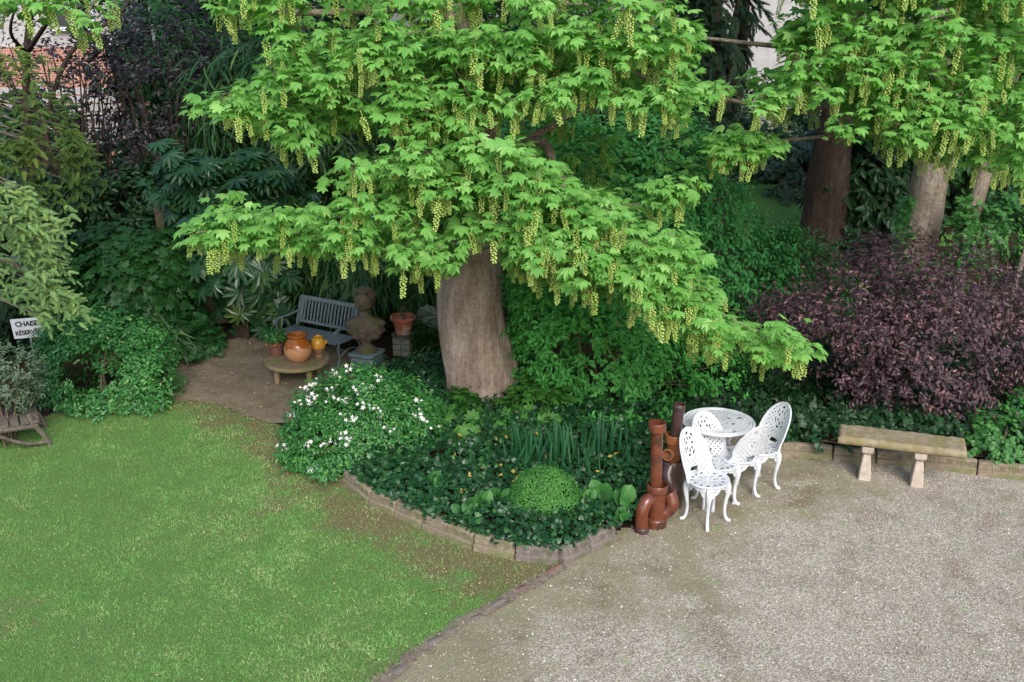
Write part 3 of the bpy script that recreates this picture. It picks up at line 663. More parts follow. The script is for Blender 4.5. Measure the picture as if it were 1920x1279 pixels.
# right-hand maple
t2 = G(1735, 520); t2 = np.array([t2[0], 15.2, 0]); t2x = atY(1712, 480, 15.2)[0]
tr2 = [np.array([t2x - .12, 15.2, -.1]), atY(1716, 470, 15.2), atY(1745, 330, 15.1), atY(1775, 180, 15), atY(1800, 0, 15), np.array([8., 15, 8.5])]
rc = [(1325, 165), (1350, 145), (1400, 150), (1470, 110), (1480, 20), (1500, -160), (1990, -160), (1990, 360), (1930, 330), (1880, 300), (1780, 290), (1700, 260), (1600, 255), (1500, 215), (1440, 215), (1400, 185), (1345, 200)]
rc2 = [(1325, 255), (1400, 240), (1460, 265), (1440, 300), (1345, 290)]
cc = crown_centers([(rc, 640, 9.8, 12.6), (rc2, 28, 10.2, 10.8)])
ax = nrm(rng.normal(size=(1100, 3))) * (rng.random((1100, 1)) ** .4) * [3.8, 3.6, 2.6] + [7.5, 14.5, 8.2]  # unseen coarse leaves overhead, their number set by how much sun they block
limbs = [([tr2[3], atY(1650, 160, 13.5), atY(1500, 210, 11.6), atY(1340, 180, 10.6)], .07), ([tr2[3], atY(1700, 240, 13.5), atY(1600, 250, 11.6), atY(1400, 270, 10.6)], .05),
         ([tr2[3], atY(1850, 230, 13), atY(1950, 300, 11)], .07), ([tr2[4], atY(1700, 20, 13.5), atY(1550, 60, 11.5)], .06), ([tr2[4], atY(1860, 60, 12.5), atY(1940, 80, 11)], .06), ([tr2[4], atY(1650, 90, 13.5), atY(1500, 90, 12.6), atY(1290, 68, 12.6)], .07)]
build_maple('maple_tree', 'pale trunked maple at the right behind the purple shrub, blossoming boughs filling the top right', tr2, [.36, .31, .27, .24, .2, .14], cc, limbs, ax, barkm='barkl', wob=.08)

# darker leaning trunk between
t3 = [atY(1543, 470, 19.4), atY(1548, 400, 19.4), atY(1558, 300, 19.3), atY(1575, 200, 19.2), atY(1590, 60, 19.2), atY(1590, -300, 19.2)]; t3[0] = t3[0] * [1, 1, 0] + [-.05, 0, -.05]
cc = nrm(rng.normal(size=(200, 3))) * (rng.random((200, 1)) ** .4) * [3.6, 2.6, 1.6] + [5.8, 19.3, 6.6]
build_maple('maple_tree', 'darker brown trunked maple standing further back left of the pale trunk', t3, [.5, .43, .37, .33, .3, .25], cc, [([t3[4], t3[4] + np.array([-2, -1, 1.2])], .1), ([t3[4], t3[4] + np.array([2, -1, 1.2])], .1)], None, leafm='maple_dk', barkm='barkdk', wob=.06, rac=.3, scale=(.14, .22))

# maple twigs top left (stems of a young tree by the conifer)
tx = atY(40, 120, 14.6)[0]; tl = [np.array([tx - .3, 14.8, 0.]), np.array([tx - .2, 14.7, 2.]), atY(50, 100, 14.4), atY(75, -60, 13.6)]
cc = crown_centers([([(0, -120), (230, -120), (210, 25), (190, 45), (120, 45), (60, 30), (0, 45), (-60, 40), (-60, -120)], 60, 9.2, 10.4), ([(350, -60), (470, -60), (450, 10), (400, 20)], 8, 9.3, 9.9)])
build_maple('young_maple', 'young maple at the top left corner, blossom sprays above the conifer', tl, [.07, .055, .045, .03], cc, [([tl[2], atY(90, 40, 12.4), atY(120, 0, 10.1), atY(200, 20, 9.8)], .035), ([tl[2], atY(20, 60, 12.5), atY(40, -20, 10.4)], .03), ([tl[1], atY(120, 120, 14.3), atY(230, 20, 14), atY(260, -60, 13.8)], .04)], None, barkm='barkdk', ppl=9)

# ------------------------------------------------------------------ shrubs and plants
def pts_poly(poly, n, Y): x, y = sample_poly(poly, n); return atY(x, y, Y)
# left side
shrub('evergreen_shrub', 'rounded glossy evergreen shrub at the back left edge of the lawn, few tiny white flowers', 'shrub',
      [(72, 650), (110, 610), (160, 590), (230, 590), (285, 620), (310, 660), (325, 720), (318, 748), (250, 768), (150, 775), (100, 765), (66, 710)], 11.75, .75, 750, M['choisya'], OVATE, (.035, .065), 21, .12, stems=10, up=.6)
shrub('climbing_ivy', 'dark broad leaved ivy hanging over the old garden wall at the left', 'ivy',
      [(110, 440), (200, 428), (330, 436), (372, 470), (350, 500), (345, 540), (365, 590), (400, 640), (330, 665), (290, 620), (200, 600), (110, 640), (90, 520)], 13.9, .45, 520, M['darkleaf2'], IVY, (.09, .15), 12, .16, up=.2, droop=.5, stems=10)
shrub('grey_leaved_shrub', 'small grey green twiggy shrub over the wooden lounger at the left edge', 'shrub',
      [(-60, 650), (20, 652), (50, 668), (72, 700), (60, 745), (30, 775), (-60, 790)], 10.4, .35, 260, M['grey'], OVATE, (.03, .05), 16, .1, stems=12)
shrub('low_shrub', 'low dark shrub at the foot of the wall beside the earth path', 'shrub',
      [(290, 610), (350, 600), (400, 625), (412, 655), (370, 668), (320, 672), (290, 655)], 13.6, .3, 150, M['darkleaf2'], IVY, (.06, .1), 12, .12, stems=4)
shrub('fatsia', 'tall fatsia with big glossy hand shaped leaves behind the garden bench', 'shrub',
      [(272, 305), (330, 285), (420, 285), (500, 300), (560, 340), (560, 420), (540, 500), (520, 570), (500, 615), (450, 600), (415, 560), (395, 500), (350, 440), (330, 390), (285, 360)], 14.1, .6, 150, M['fatsia'], FATSIA, (.17, .27), 5, .2, up=.7, droop=.3, stems=14, stemr=.025, stem_mat=M['barkdk'])
shrub('bamboo', 'bamboo with long arching narrow leaves rising behind the fatsia', 'bamboo',
      [(350, 130), (420, 90), (520, 60), (640, 70), (700, 200), (700, 330), (600, 380), (520, 330), (420, 290), (360, 220)], 15.6, .8, 300, M['bamboo'], LANCE, (.22, .38), 16, .25, up=.2, droop=.8, stems=24, stemr=.014)
shrub('bamboo', 'bamboo clump with long drooping narrow leaves directly behind the slatted garden bench', 'bamboo',
      [(500, 470), (600, 440), (760, 450), (850, 470), (850, 560), (800, 600), (760, 560), (700, 570), (640, 600), (560, 600), (520, 570)], 14.4, .5, 320, M['bamboo'], LANCE, (.25, .42), 14, .2, up=.0, droop=1.6, stems=24, stemr=.012)
shrub('arching_plant', 'strap leaved plant with yellow striped leaves between the bust and the big trunk', 'plant',
      [(780, 600), (830, 590), (850, 640), (850, 710), (790, 720), (770, 660)], 13.2, .25, 60, M['bamboo'], LANCE, (.25, .42), 12, .15, up=.0, droop=1.0, stems=4)
shrub('plum_tree', 'small tree with dark purple leaves in the shade at the back left', 'tree',
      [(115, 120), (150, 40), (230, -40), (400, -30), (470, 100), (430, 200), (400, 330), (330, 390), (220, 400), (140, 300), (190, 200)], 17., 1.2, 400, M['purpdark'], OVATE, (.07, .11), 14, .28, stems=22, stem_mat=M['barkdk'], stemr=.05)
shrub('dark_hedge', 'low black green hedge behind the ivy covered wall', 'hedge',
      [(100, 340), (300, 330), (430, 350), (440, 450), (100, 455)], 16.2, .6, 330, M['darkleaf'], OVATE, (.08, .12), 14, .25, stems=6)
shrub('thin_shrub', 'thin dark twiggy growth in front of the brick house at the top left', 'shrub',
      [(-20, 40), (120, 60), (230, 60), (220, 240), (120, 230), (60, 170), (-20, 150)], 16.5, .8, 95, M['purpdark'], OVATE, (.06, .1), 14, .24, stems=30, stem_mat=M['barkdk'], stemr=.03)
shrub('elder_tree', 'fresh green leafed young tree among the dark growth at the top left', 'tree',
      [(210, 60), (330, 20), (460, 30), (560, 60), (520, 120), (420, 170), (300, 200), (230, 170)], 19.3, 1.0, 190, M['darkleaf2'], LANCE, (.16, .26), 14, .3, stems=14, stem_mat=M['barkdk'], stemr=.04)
shrub('grassy_tuft', 'tuft of thin arching grass leaves above the round evergreen shrub', 'grass tuft',
      [(255, 625), (300, 605), (340, 625), (330, 655), (270, 655)], 12.9, .2, 26, M['bamboo'], LANCE, (.25, .4), 14, .08, up=.9, stems=0)
# centre
shrub('mock_orange', 'dense fresh green shrub right of the big trunk, behind the clay pipes', 'shrub',
      [(950, 520), (1010, 500), (1110, 540), (1200, 600), (1300, 650), (1385, 670), (1415, 730), (1400, 775), (1330, 775), (1290, 770), (1240, 800), (1190, 830), (1120, 800), (1040, 790), (970, 740), (955, 640)], 11.9, 1.1, 1150, M['phila'], OVATE, (.055, .09), 15, .13, up=.35, stems=40, stemr=.014)
shrub('mock_orange', 'taller shaded shrub behind the maple boughs to the right of the trunk', 'shrub',
      [(940, 230), (1050, 190), (1200, 200), (1320, 240), (1345, 300), (1400, 370), (1430, 430), (1500, 440), (1490, 520), (1500, 600), (1440, 700), (1400, 680), (1200, 600), (960, 540), (930, 400)], 14.3, 1.3, 1500, M['fernleaf'], OVATE, (.06, .1), 21, .18, up=.5, stems=50, stemr=.02)
shrub('spreading_shrub', 'low grey green shrub left of the purple bush, below the brown trunk', 'shrub',
      [(1420, 440), (1500, 430), (1580, 480), (1640, 500), (1600, 580), (1540, 620), (1450, 600)], 14.6, .7, 380, M['ivyl'], OVATE, (.05, .08), 14, .15, stems=14)
cb = G(690, 830); 
o, fp = shrub('mexican_orange_shrub', 'rounded evergreen shrub covered in white flowers at the left end of the ivy bed', 'shrub',
      [(532, 810), (552, 760), (590, 725), (630, 703), (690, 697), (755, 716), (815, 760), (822, 800), (800, 850), (745, 885), (690, 872), (660, 885), (610, 895), (560, 880), (530, 850), (540, 815)], 10.2, .68, 900, M['choisya'], OVATE, (.032, .058), 21, .1, hol=-1.3, up=.6, stems=30, zmin=.06)
FL5 = [(0, 1), (20, .55), (36, .35), (52, .55), (72, 1), (92, .55), (108, .35), (124, .55), (144, 1), (162, .55), (180, .35)]
FLOWER = fan([(-x, y) for x, y in palm(FL5)], droop=-.1, ctr=(0, 0)); FLOWER = (FLOWER[0], FLOWER[1][:, ::-1])
def flowers(parent, centers, n, s, label=None, spread=.045, per=6, m='white_flower'):
    b = np.array(parent.location)
    for c in centers[:n]:
        k = rng.integers(max(2, per - 3), per + 2); p = c - b + rng.normal(size=(k, 3)) * spread * [1, 1, .5]; nn = nrm(rng.normal(size=(k, 3)) * .4 + [0, -.75, .75])
        v, f = scatter(FLOWER, p, nn, randdir(k), rng.uniform(s * .7, s * 1.2, k)); c0_ = p.mean(0) - [0, 0, .05]; q4 = []; f4 = []
        for j_ in range(k): q4 += [c0_, c0_ + [.003, 0, 0], p[j_] + [.003, 0, 0]]; f4.append((3 * j_, 3 * j_ + 1, 3 * j_ + 2))
        st = np.array(f4) + len(v); r_ = np.concatenate([rr(rng.random(k), len(FLOWER[0])), np.zeros(3 * k)]); npobj('flower_cluster', np.vstack([v, np.array(q4)]), np.vstack([f, st]), M[m], parent, rnd=r_)
fx = [(603, 700), (640, 712), (560, 735), (600, 745), (628, 752), (645, 758), (660, 790), (655, 820), (580, 720), (640, 748), (595, 755), (700, 720), (775, 757), (790, 756), (800, 790), (812, 805), (790, 812), (785, 785), (540, 850), (535, 846), (570, 855), (576, 842), (650, 812), (620, 800), (690, 765), (705, 770), (712, 705), (720, 775), (538, 775), (630, 735), (618, 742), (654, 816), (610, 835), (590, 870), (672, 740), (740, 800), (600, 720), (655, 705), (560, 760), (770, 790)]
near = []
for a in fx:
    px, py, k = project(fp); d = np.hypot(px - a[0], py - a[1]) + (k - k.min()) * 12; near.append(fp[int(np.argmin(d))] + rng.normal(size=3) * .03 + np.array([0, -.08, .07]))
flowers(o, near, 60, .026)
bc = atY(1021, 940, 8.45); n = 12000; d = randdir(n); d[:, 2] = np.abs(d[:, 2]) * np.where(rng.random(n) < .75, 1, -1)
o = thing('box_ball', 'small clipped box ball in the ivy bed close to its pointed corner', 'topiary', (bc[0], bc[1], .1)); rb_ = (1 + .03 * vnoise(d, 5) + .018 * rng.normal(size=n)) * (1 - .12 * rng.random(n) ** 3)
q = d * rb_[:, None] * [.325, .31, .3] + [0, 0, bc[2] - .08]
v, f = scatter(OVATE, q, nrm(d + randdir(n) * .7), nrm(randdir(n) + d * .8), rng.uniform(.014, .024, n)); npobj('foliage', v, f, M['box'], o, rnd=rr(np.clip(rng.random(n) * .8 + .25 * vnoise(d, 4), 0, 1), len(OVATE[0])))
t = MB(); [t.tube(bez([(0, 0, -.02), (random.gauss(0, .04), random.gauss(0, .04), .1), tuple(random.uniform(.5, .8) * q[random.randrange(n)])], 4), .007, 5) for _ in range(14)]; t.obj('stem', M['twig'], o)
# growth at the foot of the trunk
for i, (lab, poly, Y, n, m, tm, lf) in enumerate([
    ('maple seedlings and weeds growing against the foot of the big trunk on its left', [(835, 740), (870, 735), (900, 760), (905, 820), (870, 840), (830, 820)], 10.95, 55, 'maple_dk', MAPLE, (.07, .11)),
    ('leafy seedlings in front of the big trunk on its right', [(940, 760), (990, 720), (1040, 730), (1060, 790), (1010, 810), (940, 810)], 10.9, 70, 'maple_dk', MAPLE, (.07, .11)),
    ('dark low plants with white flowers behind the flowering evergreen, left of the trunk', [(720, 690), (800, 680), (850, 720), (850, 770), (790, 760), (740, 725)], 11.9, 90, 'darkleaf2', LANCE, (.12, .2))]):
    o, q = shrub('undergrowth', lab, 'plants', poly, Y, .2, n, M[m], tm, lf, 9, .12, stems=8)
    if i == 2: flowers(o, [atY(x, y, 11.75) for x, y in ((806, 722), (815, 735), (822, 728), (795, 742), (835, 740), (812, 748))], 6, .03, per=5)
def clump(name, label, cat, px, py, n, h, m, tm=BLADE, spread=.1, lean=.25, up=.12, group=None, sc=None, z0=.12):
    b = G(px, py, z0); p = np.column_stack([rng.normal(size=n) * spread, rng.normal(size=n) * spread * .8, np.zeros(n)]); d = nrm(np.column_stack([rng.normal(size=n) * lean, rng.normal(size=n) * lean, np.ones(n)]))
    nn = nrm(randdir(n) * np.array([1, 1, .1]) + [0, -.8, 0]); v, f = scatter(tm, p, nn, d, rng.uniform(h * .7, h * 1.1, n))
    return tag(npobj(name, v, f, M[m], rnd=rr(rng.random(n), len(tm[0]))), label, cat, group), b
pl = [(950, 890, .42, 'leftmost sword leaved clump in the ivy bed below the trunk'), (985, 885, .5, 'sword leaved clump in the bed, second from the trunk side'), (1020, 880, .46, 'tall sword leaved clump above and left of the box ball'), (1055, 882, .5, 'tall sword leaved clump straight behind the box ball'),
      (1090, 870, .42, 'sword leaved clump behind the right side of the box ball'), (1140, 865, .5, 'sword leaved clump nearest the clay pipes'), (1175, 880, .3, 'short grassy clump just left of the clay pipes'), (1110, 895, .3, 'short sword leaved clump right above the box ball')]
for px, py, h, lab in pl:
    o, b = clump('iris_clump', lab, 'plant', px, py, 17, h * 1.05, 'iris', spread=.09, lean=.16, group='sword leaved clumps behind the box ball'); o.location = list(map(float, b))
br = [(820, 912, .2, 'upright pale green broad leaved plant left in the ivy bed'), (905, 945, .17, 'broad leaved plant in the middle of the ivy bed'), (940, 935, .17, 'broad leaved plant just left of the box ball'), (875, 960, .13, 'small broad leaved plant near the lawn side blocks'),
      (1100, 940, .17, 'broad leaved plant touching the right side of the box ball'), (1125, 930, .2, 'large round leaved plant midway between box ball and pipes'), (1170, 945, .2, 'large round leaved plant against the front clay pipes'), (1160, 972, .12, 'round leaved plant at the end of the blocks beside the elbow pipe')]
for px, py, h, lab in br:
    o, b = clump('broad_leaved_plant', lab, 'plant', px, py, 7, h * .8, 'broad', ROUND, .025, .8, group='broad leaved plants in the ivy bed', z0=.2); o.location = list(map(float, b))
# ivy carpet
n = 23000; lo = bed_poly.min(0); hi = bed_poly.max(0); x = rng.uniform(lo[0], hi[0], n); y = rng.uniform(lo[1], hi[1], n)
k = inpoly(x, y, bed_poly); x, y = x[k], y[k]; front = dpoly(x, y, kerb_w); k = rng.random(len(x)) < np.clip(1.1 - .28 * front, .35, 1); x, y = x[k], y[k]; front = front[k]
k = np.hypot(x - bc[0], y - bc[1]) > .31; x, y, front = x[k], y[k], front[k]
z = .13 + .08 * rng.random(len(x)) + .07 * sstep(front, .03, .4) * (1 + gnoise(x, y, 3, 6)); pos = np.column_stack([x, y, z]); n = len(x)
ov = []                                                                                   # trails hanging over the blocks
for t in np.arange(1.1, 3.0, .011):
    s_ = rng.random(); i = rng.integers(0, len(kerb_w) - 1); a, c = kerb_w[i], kerb_w[i + 1]; q = a + (c - a) * rng.random(); ov.append((q[0] + rng.normal() * .02, q[1] + rng.uniform(-.03, .07), rng.uniform(.14, .2)))
pos = np.vstack([pos, ov]); n = len(pos)
v, f = scatter(IVY, pos, nrm(rng.normal(size=(n, 3)) * .45 + [0, -.3, 1]), randdir(n) * [1, 1, .2] + [0, -.4, 0], rng.uniform(.035, .07, n))
stuff('ivy_carpet', v, f, M['ivy'], rr(rng.random(n), len(IVY[0])), 'dark green ivy carpet covering the bed under the big maple', 'ivy')
n = 26; px = rng.uniform(820, 1160, n); py = rng.uniform(815, 930, n); pos = G(px, py, .27)
v, f = scatter(OVATE, pos, nrm(rng.normal(size=(n, 3)) * .4 + [0, -.4, 1]), randdir(n), rng.uniform(.04, .08, n))
stuff('yellowed_leaves', v, f, M['yellow_leaf'], rr(rng.random(n), len(OVATE[0])), 'scattered yellowed leaves lying on the ivy below the trunk', 'litter')
# dark ground cover on the bank and beside the hedge
n = 15000; x = rng.uniform(1.6, 9.5, n); y = rng.uniform(9.9, 13.5, n); k = inpoly(x, y, np.vstack([gp([(1290, 810), (1440, 815), (1458, 842), (1560, 850), (1700, 857), (1830, 875), (1960, 886)]), [(9.5, 9.9), (9.5, 13.5), (1.6, 13.5)]])); x, y = x[k], y[k]; n = len(x)
pos = np.column_stack([x, y, .14 + .14 * rng.random(n) + .06 * gnoise(x, y, 3, 2)]); v, f = scatter(IVY, pos, nrm(rng.normal(size=(n, 3)) * .5 + [0, -.5, 1]), randdir(n), rng.uniform(.05, .1, n))
stuff('ground_cover', v, f, M['darkleaf'], rr(rng.random(n), len(IVY[0])), 'dark ground cover on the shaded bank behind the stone bench', 'ground cover')
# right side
shrub('purple_shrub', 'big purple leaved shrub arching above the stone bench', 'shrub',
      [(1430, 590), (1470, 560), (1540, 540), (1590, 500), (1640, 455), (1700, 480), (1760, 470), (1820, 465), (1880, 520), (1970, 560), (1970, 730), (1890, 760), (1850, 830), (1800, 828), (1750, 800), (1700, 800), (1640, 775), (1570, 750), (1510, 715), (1450, 650)], 11.35, 1.1, 1050, M['purple'], OVATE, (.036, .068), 21, .24, hol=-.45, up=.5, droop=.0, stems=60, stem_mat=M['barkdk'], stemr=.02, base=G(1660, 800) + [0, .9, 0])
shrub('purple_shrub', 'thin purple leaved shoots standing in front of the brown trunk', 'shrub',
      [(1590, 500), (1615, 430), (1640, 425), (1665, 470), (1690, 520), (1640, 540)], 13.2, .3, 38, M['purple'], OVATE, (.06, .1), 11, .12, stems=14, stem_mat=M['barkdk'])
shrub('dark_hedge', 'shaded dark hedge beneath the purple shrub behind the stone bench', 'hedge',
      [(1400, 690), (1500, 700), (1600, 740), (1850, 790), (1850, 850), (1560, 835), (1440, 830), (1400, 790)], 11.6, .6, 520, M['darkleaf'], OVATE, (.05, .08), 14, .15, stems=8)
shrub('evergreen_shrub', 'tall glossy shrub filling the bank beyond the right edge', 'shrub',
      [(1950, 500), (2150, 470), (2380, 500), (2400, 860), (2000, 860), (1945, 760)], 12.2, .9, 620, M['choisya'], OVATE, (.06, .1), 14, .18, stems=20)
shrub('ground_ivy', 'pale green ivy spilling over the border blocks at the right edge', 'ivy',
      [(1780, 850), (1810, 810), (1850, 780), (1960, 800), (1960, 880), (1860, 868)], 10.1, .3, 130, M['ivyl'], IVY, (.035, .06), 14, .09, stems=3, zmin=.12)
shrub('evergreen_shrub', 'glossy green shrub at the right edge below the purple leaves', 'shrub',
      [(1840, 760), (1870, 730), (1960, 730), (1970, 830), (1900, 845), (1850, 830)], 10.9, .4, 170, M['choisya'], OVATE, (.04, .07), 14, .1, stems=4)
shrub('ground_ivy', 'low ivy and weeds along the bank between the white chairs and the stone bench', 'ivy',
      [(1440, 835), (1480, 800), (1580, 795), (1640, 830), (1560, 845), (1460, 850)], 11.0, .3, 120, M['ivy'], IVY, (.04, .07), 12, .09, stems=3, zmin=.12)
shrub('climbing_ivy', 'light green ivy climbing the pale trunk and the bank at the right edge', 'ivy',
      [(1686, 400), (1698, 330), (1712, 330), (1708, 420), (1700, 500), (1740, 520), (1785, 470), (1800, 380), (1850, 370), (1960, 350), (1960, 560), (1850, 520), (1700, 560), (1680, 500)], 14.5, .3, 330, M['ivyl'], IVY, (.055, .09), 12, .13, stems=16, up=.2)
shrub('purple_shrub', 'sparse purple leaved branches at the right edge among pale ivy', 'shrub',
      [(1820, 560), (1880, 520), (1980, 520), (1980, 720), (1900, 740), (1840, 660)], 10.9, .4, 120, M['purple'], OVATE, (.05, .08), 10, .12, stems=14, stem_mat=M['barkdk'])
for lab, px, py, Y in (('slim pale trunk leaning behind the purple shrub near the right edge', 1790, 490, 14.6), ('thin pale stem at the far right edge above the purple shrub', 1895, 520, 13.6)):
    b = atY(px, py, Y); b[2] = 0; t = MB(); t.tube(bez([(0, 0, 0), (.12, 0, 1.2), (.32, .05, 2.6), (.6, .1, 4.4)], 6), list(np.linspace(.14, .08, 19)) if px < 1800 else list(np.linspace(.04, .03, 19)), 12)
    o = thing('slim_tree', lab, 'tree', b); t.obj('trunk', M['barkl'], o)
    n = 260; q = nrm(rng.normal(size=(n, 3))) * (rng.random((n, 1)) ** .4) * [1, .9, .6] + [.7, .2, 4.9]; v, f = scatter(MAPLE, q, nrm(rng.normal(size=(n, 3)) * .5 + [0, 0, 1]), randdir(n), rng.uniform(.14, .2, n)); npobj('crown', v, f, M['maple'], o, rnd=rr(rng.random(n), len(MAPLE[0])))
# far back
def far_tree(label, poly, Y, Rd, n, m, tm=OVATE, leaf=(.16, .26), name='background_tree', cat='tree', per=13, cr=.5, up=.5, droop=.2):
    c = np.array(poly, float).mean(0); b = atY(c[0], c[1], Y); b[2] = 0
    return shrub(name, label, cat, poly, Y, Rd, n, M[m], tm, leaf, per, cr, up, droop, stems=26, stem_mat=M['barkdk'], stemr=.12, base=b)
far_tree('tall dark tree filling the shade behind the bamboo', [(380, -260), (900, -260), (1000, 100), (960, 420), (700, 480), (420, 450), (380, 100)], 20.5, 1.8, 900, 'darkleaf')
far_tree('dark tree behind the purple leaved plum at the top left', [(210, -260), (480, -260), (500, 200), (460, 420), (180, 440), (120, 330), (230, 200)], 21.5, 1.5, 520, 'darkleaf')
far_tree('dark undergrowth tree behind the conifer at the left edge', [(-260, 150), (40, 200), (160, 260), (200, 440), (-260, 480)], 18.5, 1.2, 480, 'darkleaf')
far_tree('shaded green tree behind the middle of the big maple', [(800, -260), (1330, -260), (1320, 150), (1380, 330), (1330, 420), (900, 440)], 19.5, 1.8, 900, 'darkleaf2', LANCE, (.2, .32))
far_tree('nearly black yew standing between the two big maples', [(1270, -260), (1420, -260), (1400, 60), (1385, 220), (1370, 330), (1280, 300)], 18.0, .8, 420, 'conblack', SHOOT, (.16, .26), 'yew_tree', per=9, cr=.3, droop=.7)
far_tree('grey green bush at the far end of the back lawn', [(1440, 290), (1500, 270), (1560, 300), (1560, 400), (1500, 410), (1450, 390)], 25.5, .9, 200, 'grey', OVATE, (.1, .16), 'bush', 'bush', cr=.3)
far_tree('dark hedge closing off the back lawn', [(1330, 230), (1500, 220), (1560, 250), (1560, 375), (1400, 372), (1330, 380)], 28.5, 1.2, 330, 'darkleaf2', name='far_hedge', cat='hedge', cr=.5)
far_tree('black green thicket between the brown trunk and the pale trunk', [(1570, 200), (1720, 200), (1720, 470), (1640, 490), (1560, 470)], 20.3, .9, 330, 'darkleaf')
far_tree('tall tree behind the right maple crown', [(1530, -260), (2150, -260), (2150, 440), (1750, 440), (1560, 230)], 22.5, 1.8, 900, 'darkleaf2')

# ------------------------------------------------------------------ conifers
def conifer(label, poly, Y0, Rd, n, m, sc, trunk_xy, h, nb, name='spruce_tree', tr=.16, droop=.55, gap=-.35):
    ars = [abs(sum(a[0] * b_[1] - b_[0] * a[1] for a, b_ in zip(q, q[1:] + q[:1]))) for q in poly]; xs = [(sample_poly(q, max(4, int(n * a / sum(ars)))), q) for q, a in zip(poly, ars)]
    x = np.concatenate([q[0][0] for q in xs]); y = np.concatenate([q[0][1] for q in xs]); d = np.concatenate([edgedist(q[0][0], q[0][1], q[1]) for q in xs]); n = len(x); p = atY(x, y, Y0 - Rd * np.clip(d / 60, 0, 1) + rng.uniform(0, Rd * 1.2, n)); p += .1 * vnoise(p, 6)[:, None]
    p = p[vnoise(p, 3.1, 3) > gap]; n = len(p)
    b = np.array([trunk_xy[0], trunk_xy[1], 0.]); o = thing(name, label, 'tree', b)
    t = MB(); t.tube([(0, 0, 0), (0, 0, h * .5), (0, 0, h)], [tr, tr * .75, tr * .4], 14); t.obj('trunk', M['barkdk'], o)
    tw = MB(); idx = rng.choice(n, min(n, nb), replace=False)
    for i in idx:
        q = p[i] - b; a = np.array([0, 0, min(h, q[2] + .45)]); mid = (a + q) / 2 + [0, 0, .12]; pa = bez([a, mid, q], 6); tw.tube(pa, list(np.linspace(.022, .005, len(pa))), 5)
    tw.obj('branch', M['woodgrey'], o)
    # every clump is a hanging frond: a drooping spine of shoots with side shoots
    out = nrm((p - b) * [1, 1, 0]); sdv = nrm(np.cross(out, [0, 0, 1.])); hd = nrm(out * .7 + sdv * rng.uniform(-.8, .8, (n, 1)) + [0, -.25, 0]); k = 7; P = []; D = []
    L = rng.uniform(.8, 1.3, n)[:, None] * sc[1] * 1.5
    for j in range(k):
        t_ = (j // 2) / 3; pos = p + hd * L * (t_ - .35) - np.array([0, 0, 1]) * L * droop * (t_ ** 1.6) * .9
        sg = 0 if j == k - 1 else (1 if j % 2 else -1)
        dd = nrm(hd * (1 - .45 * t_ * droop) + nrm(np.cross(hd, [0, 0, 1.])) * sg * .75 + np.array([0, 0, -1]) * droop * (.25 + 1.1 * t_) + rng.normal(size=(n, 3)) * .1); P.append(pos); D.append(dd)
    PP = np.stack(P, 1).reshape(-1, 3); DD = np.stack(D, 1).reshape(-1, 3)
    v, f = scatter(SHOOT, PP, nrm(rng.normal(size=(n * k, 3)) * .25 + [0, -.3, 1]), DD, rng.uniform(sc[0], sc[1], n * k))
    r = np.clip(.5 + .3 * np.repeat(vnoise(p, 3, 2), k) + rng.normal(size=n * k) * .2, 0, 1); npobj('foliage', v - b, f, M[m], o, rnd=rr(r, len(SHOOT[0]))); return o
conifer('bright spruce with drooping tips hanging over the small sign at the left edge', [
    [(-150, 350), (20, 356), (75, 382), (132, 394), (118, 418), (60, 430), (-150, 440)], [(-150, 425), (60, 425), (108, 440), (100, 466), (40, 480), (-150, 520)],
    [(5, 480), (50, 480), (34, 540), (18, 575), (8, 550)], [(45, 470), (105, 468), (118, 510), (136, 560), (138, 592), (118, 596), (100, 550), (88, 592), (66, 590), (56, 540)]], 9.6, .25, 330, 'conifer', (.07, .115), (-6.2, 9.6), 3.6, 30, droop=1.0)
conifer('darker olive cedar with hanging boughs above the bright spruce at the left edge', [
    [(-150, 180), (45, 185), (60, 230), (45, 330), (-150, 350)], [(60, 170), (120, 182), (105, 215), (62, 250)], [(100, 200), (142, 228), (168, 290), (158, 325), (142, 300), (128, 350), (106, 356), (98, 300), (88, 240)],
    [(-150, 90), (60, 95), (85, 105), (40, 130), (-150, 140)], [(20, 330), (60, 320), (80, 360), (40, 370)]], 12.2, .4, 330, 'conifer_dk', (.09, .15), (-7.5, 12.4), 6.5, 34, 'cedar_tree', droop=1.6, gap=-.25)
conifer('deep shaded conifer low at the left edge behind the sign', [[(-150, 470), (10, 470), (60, 540), (60, 600), (20, 660), (-150, 680)]], 13.0, .4, 260, 'conblack', (.14, .22), (-8.2, 13.4), 3, 10, 'yew_tree')

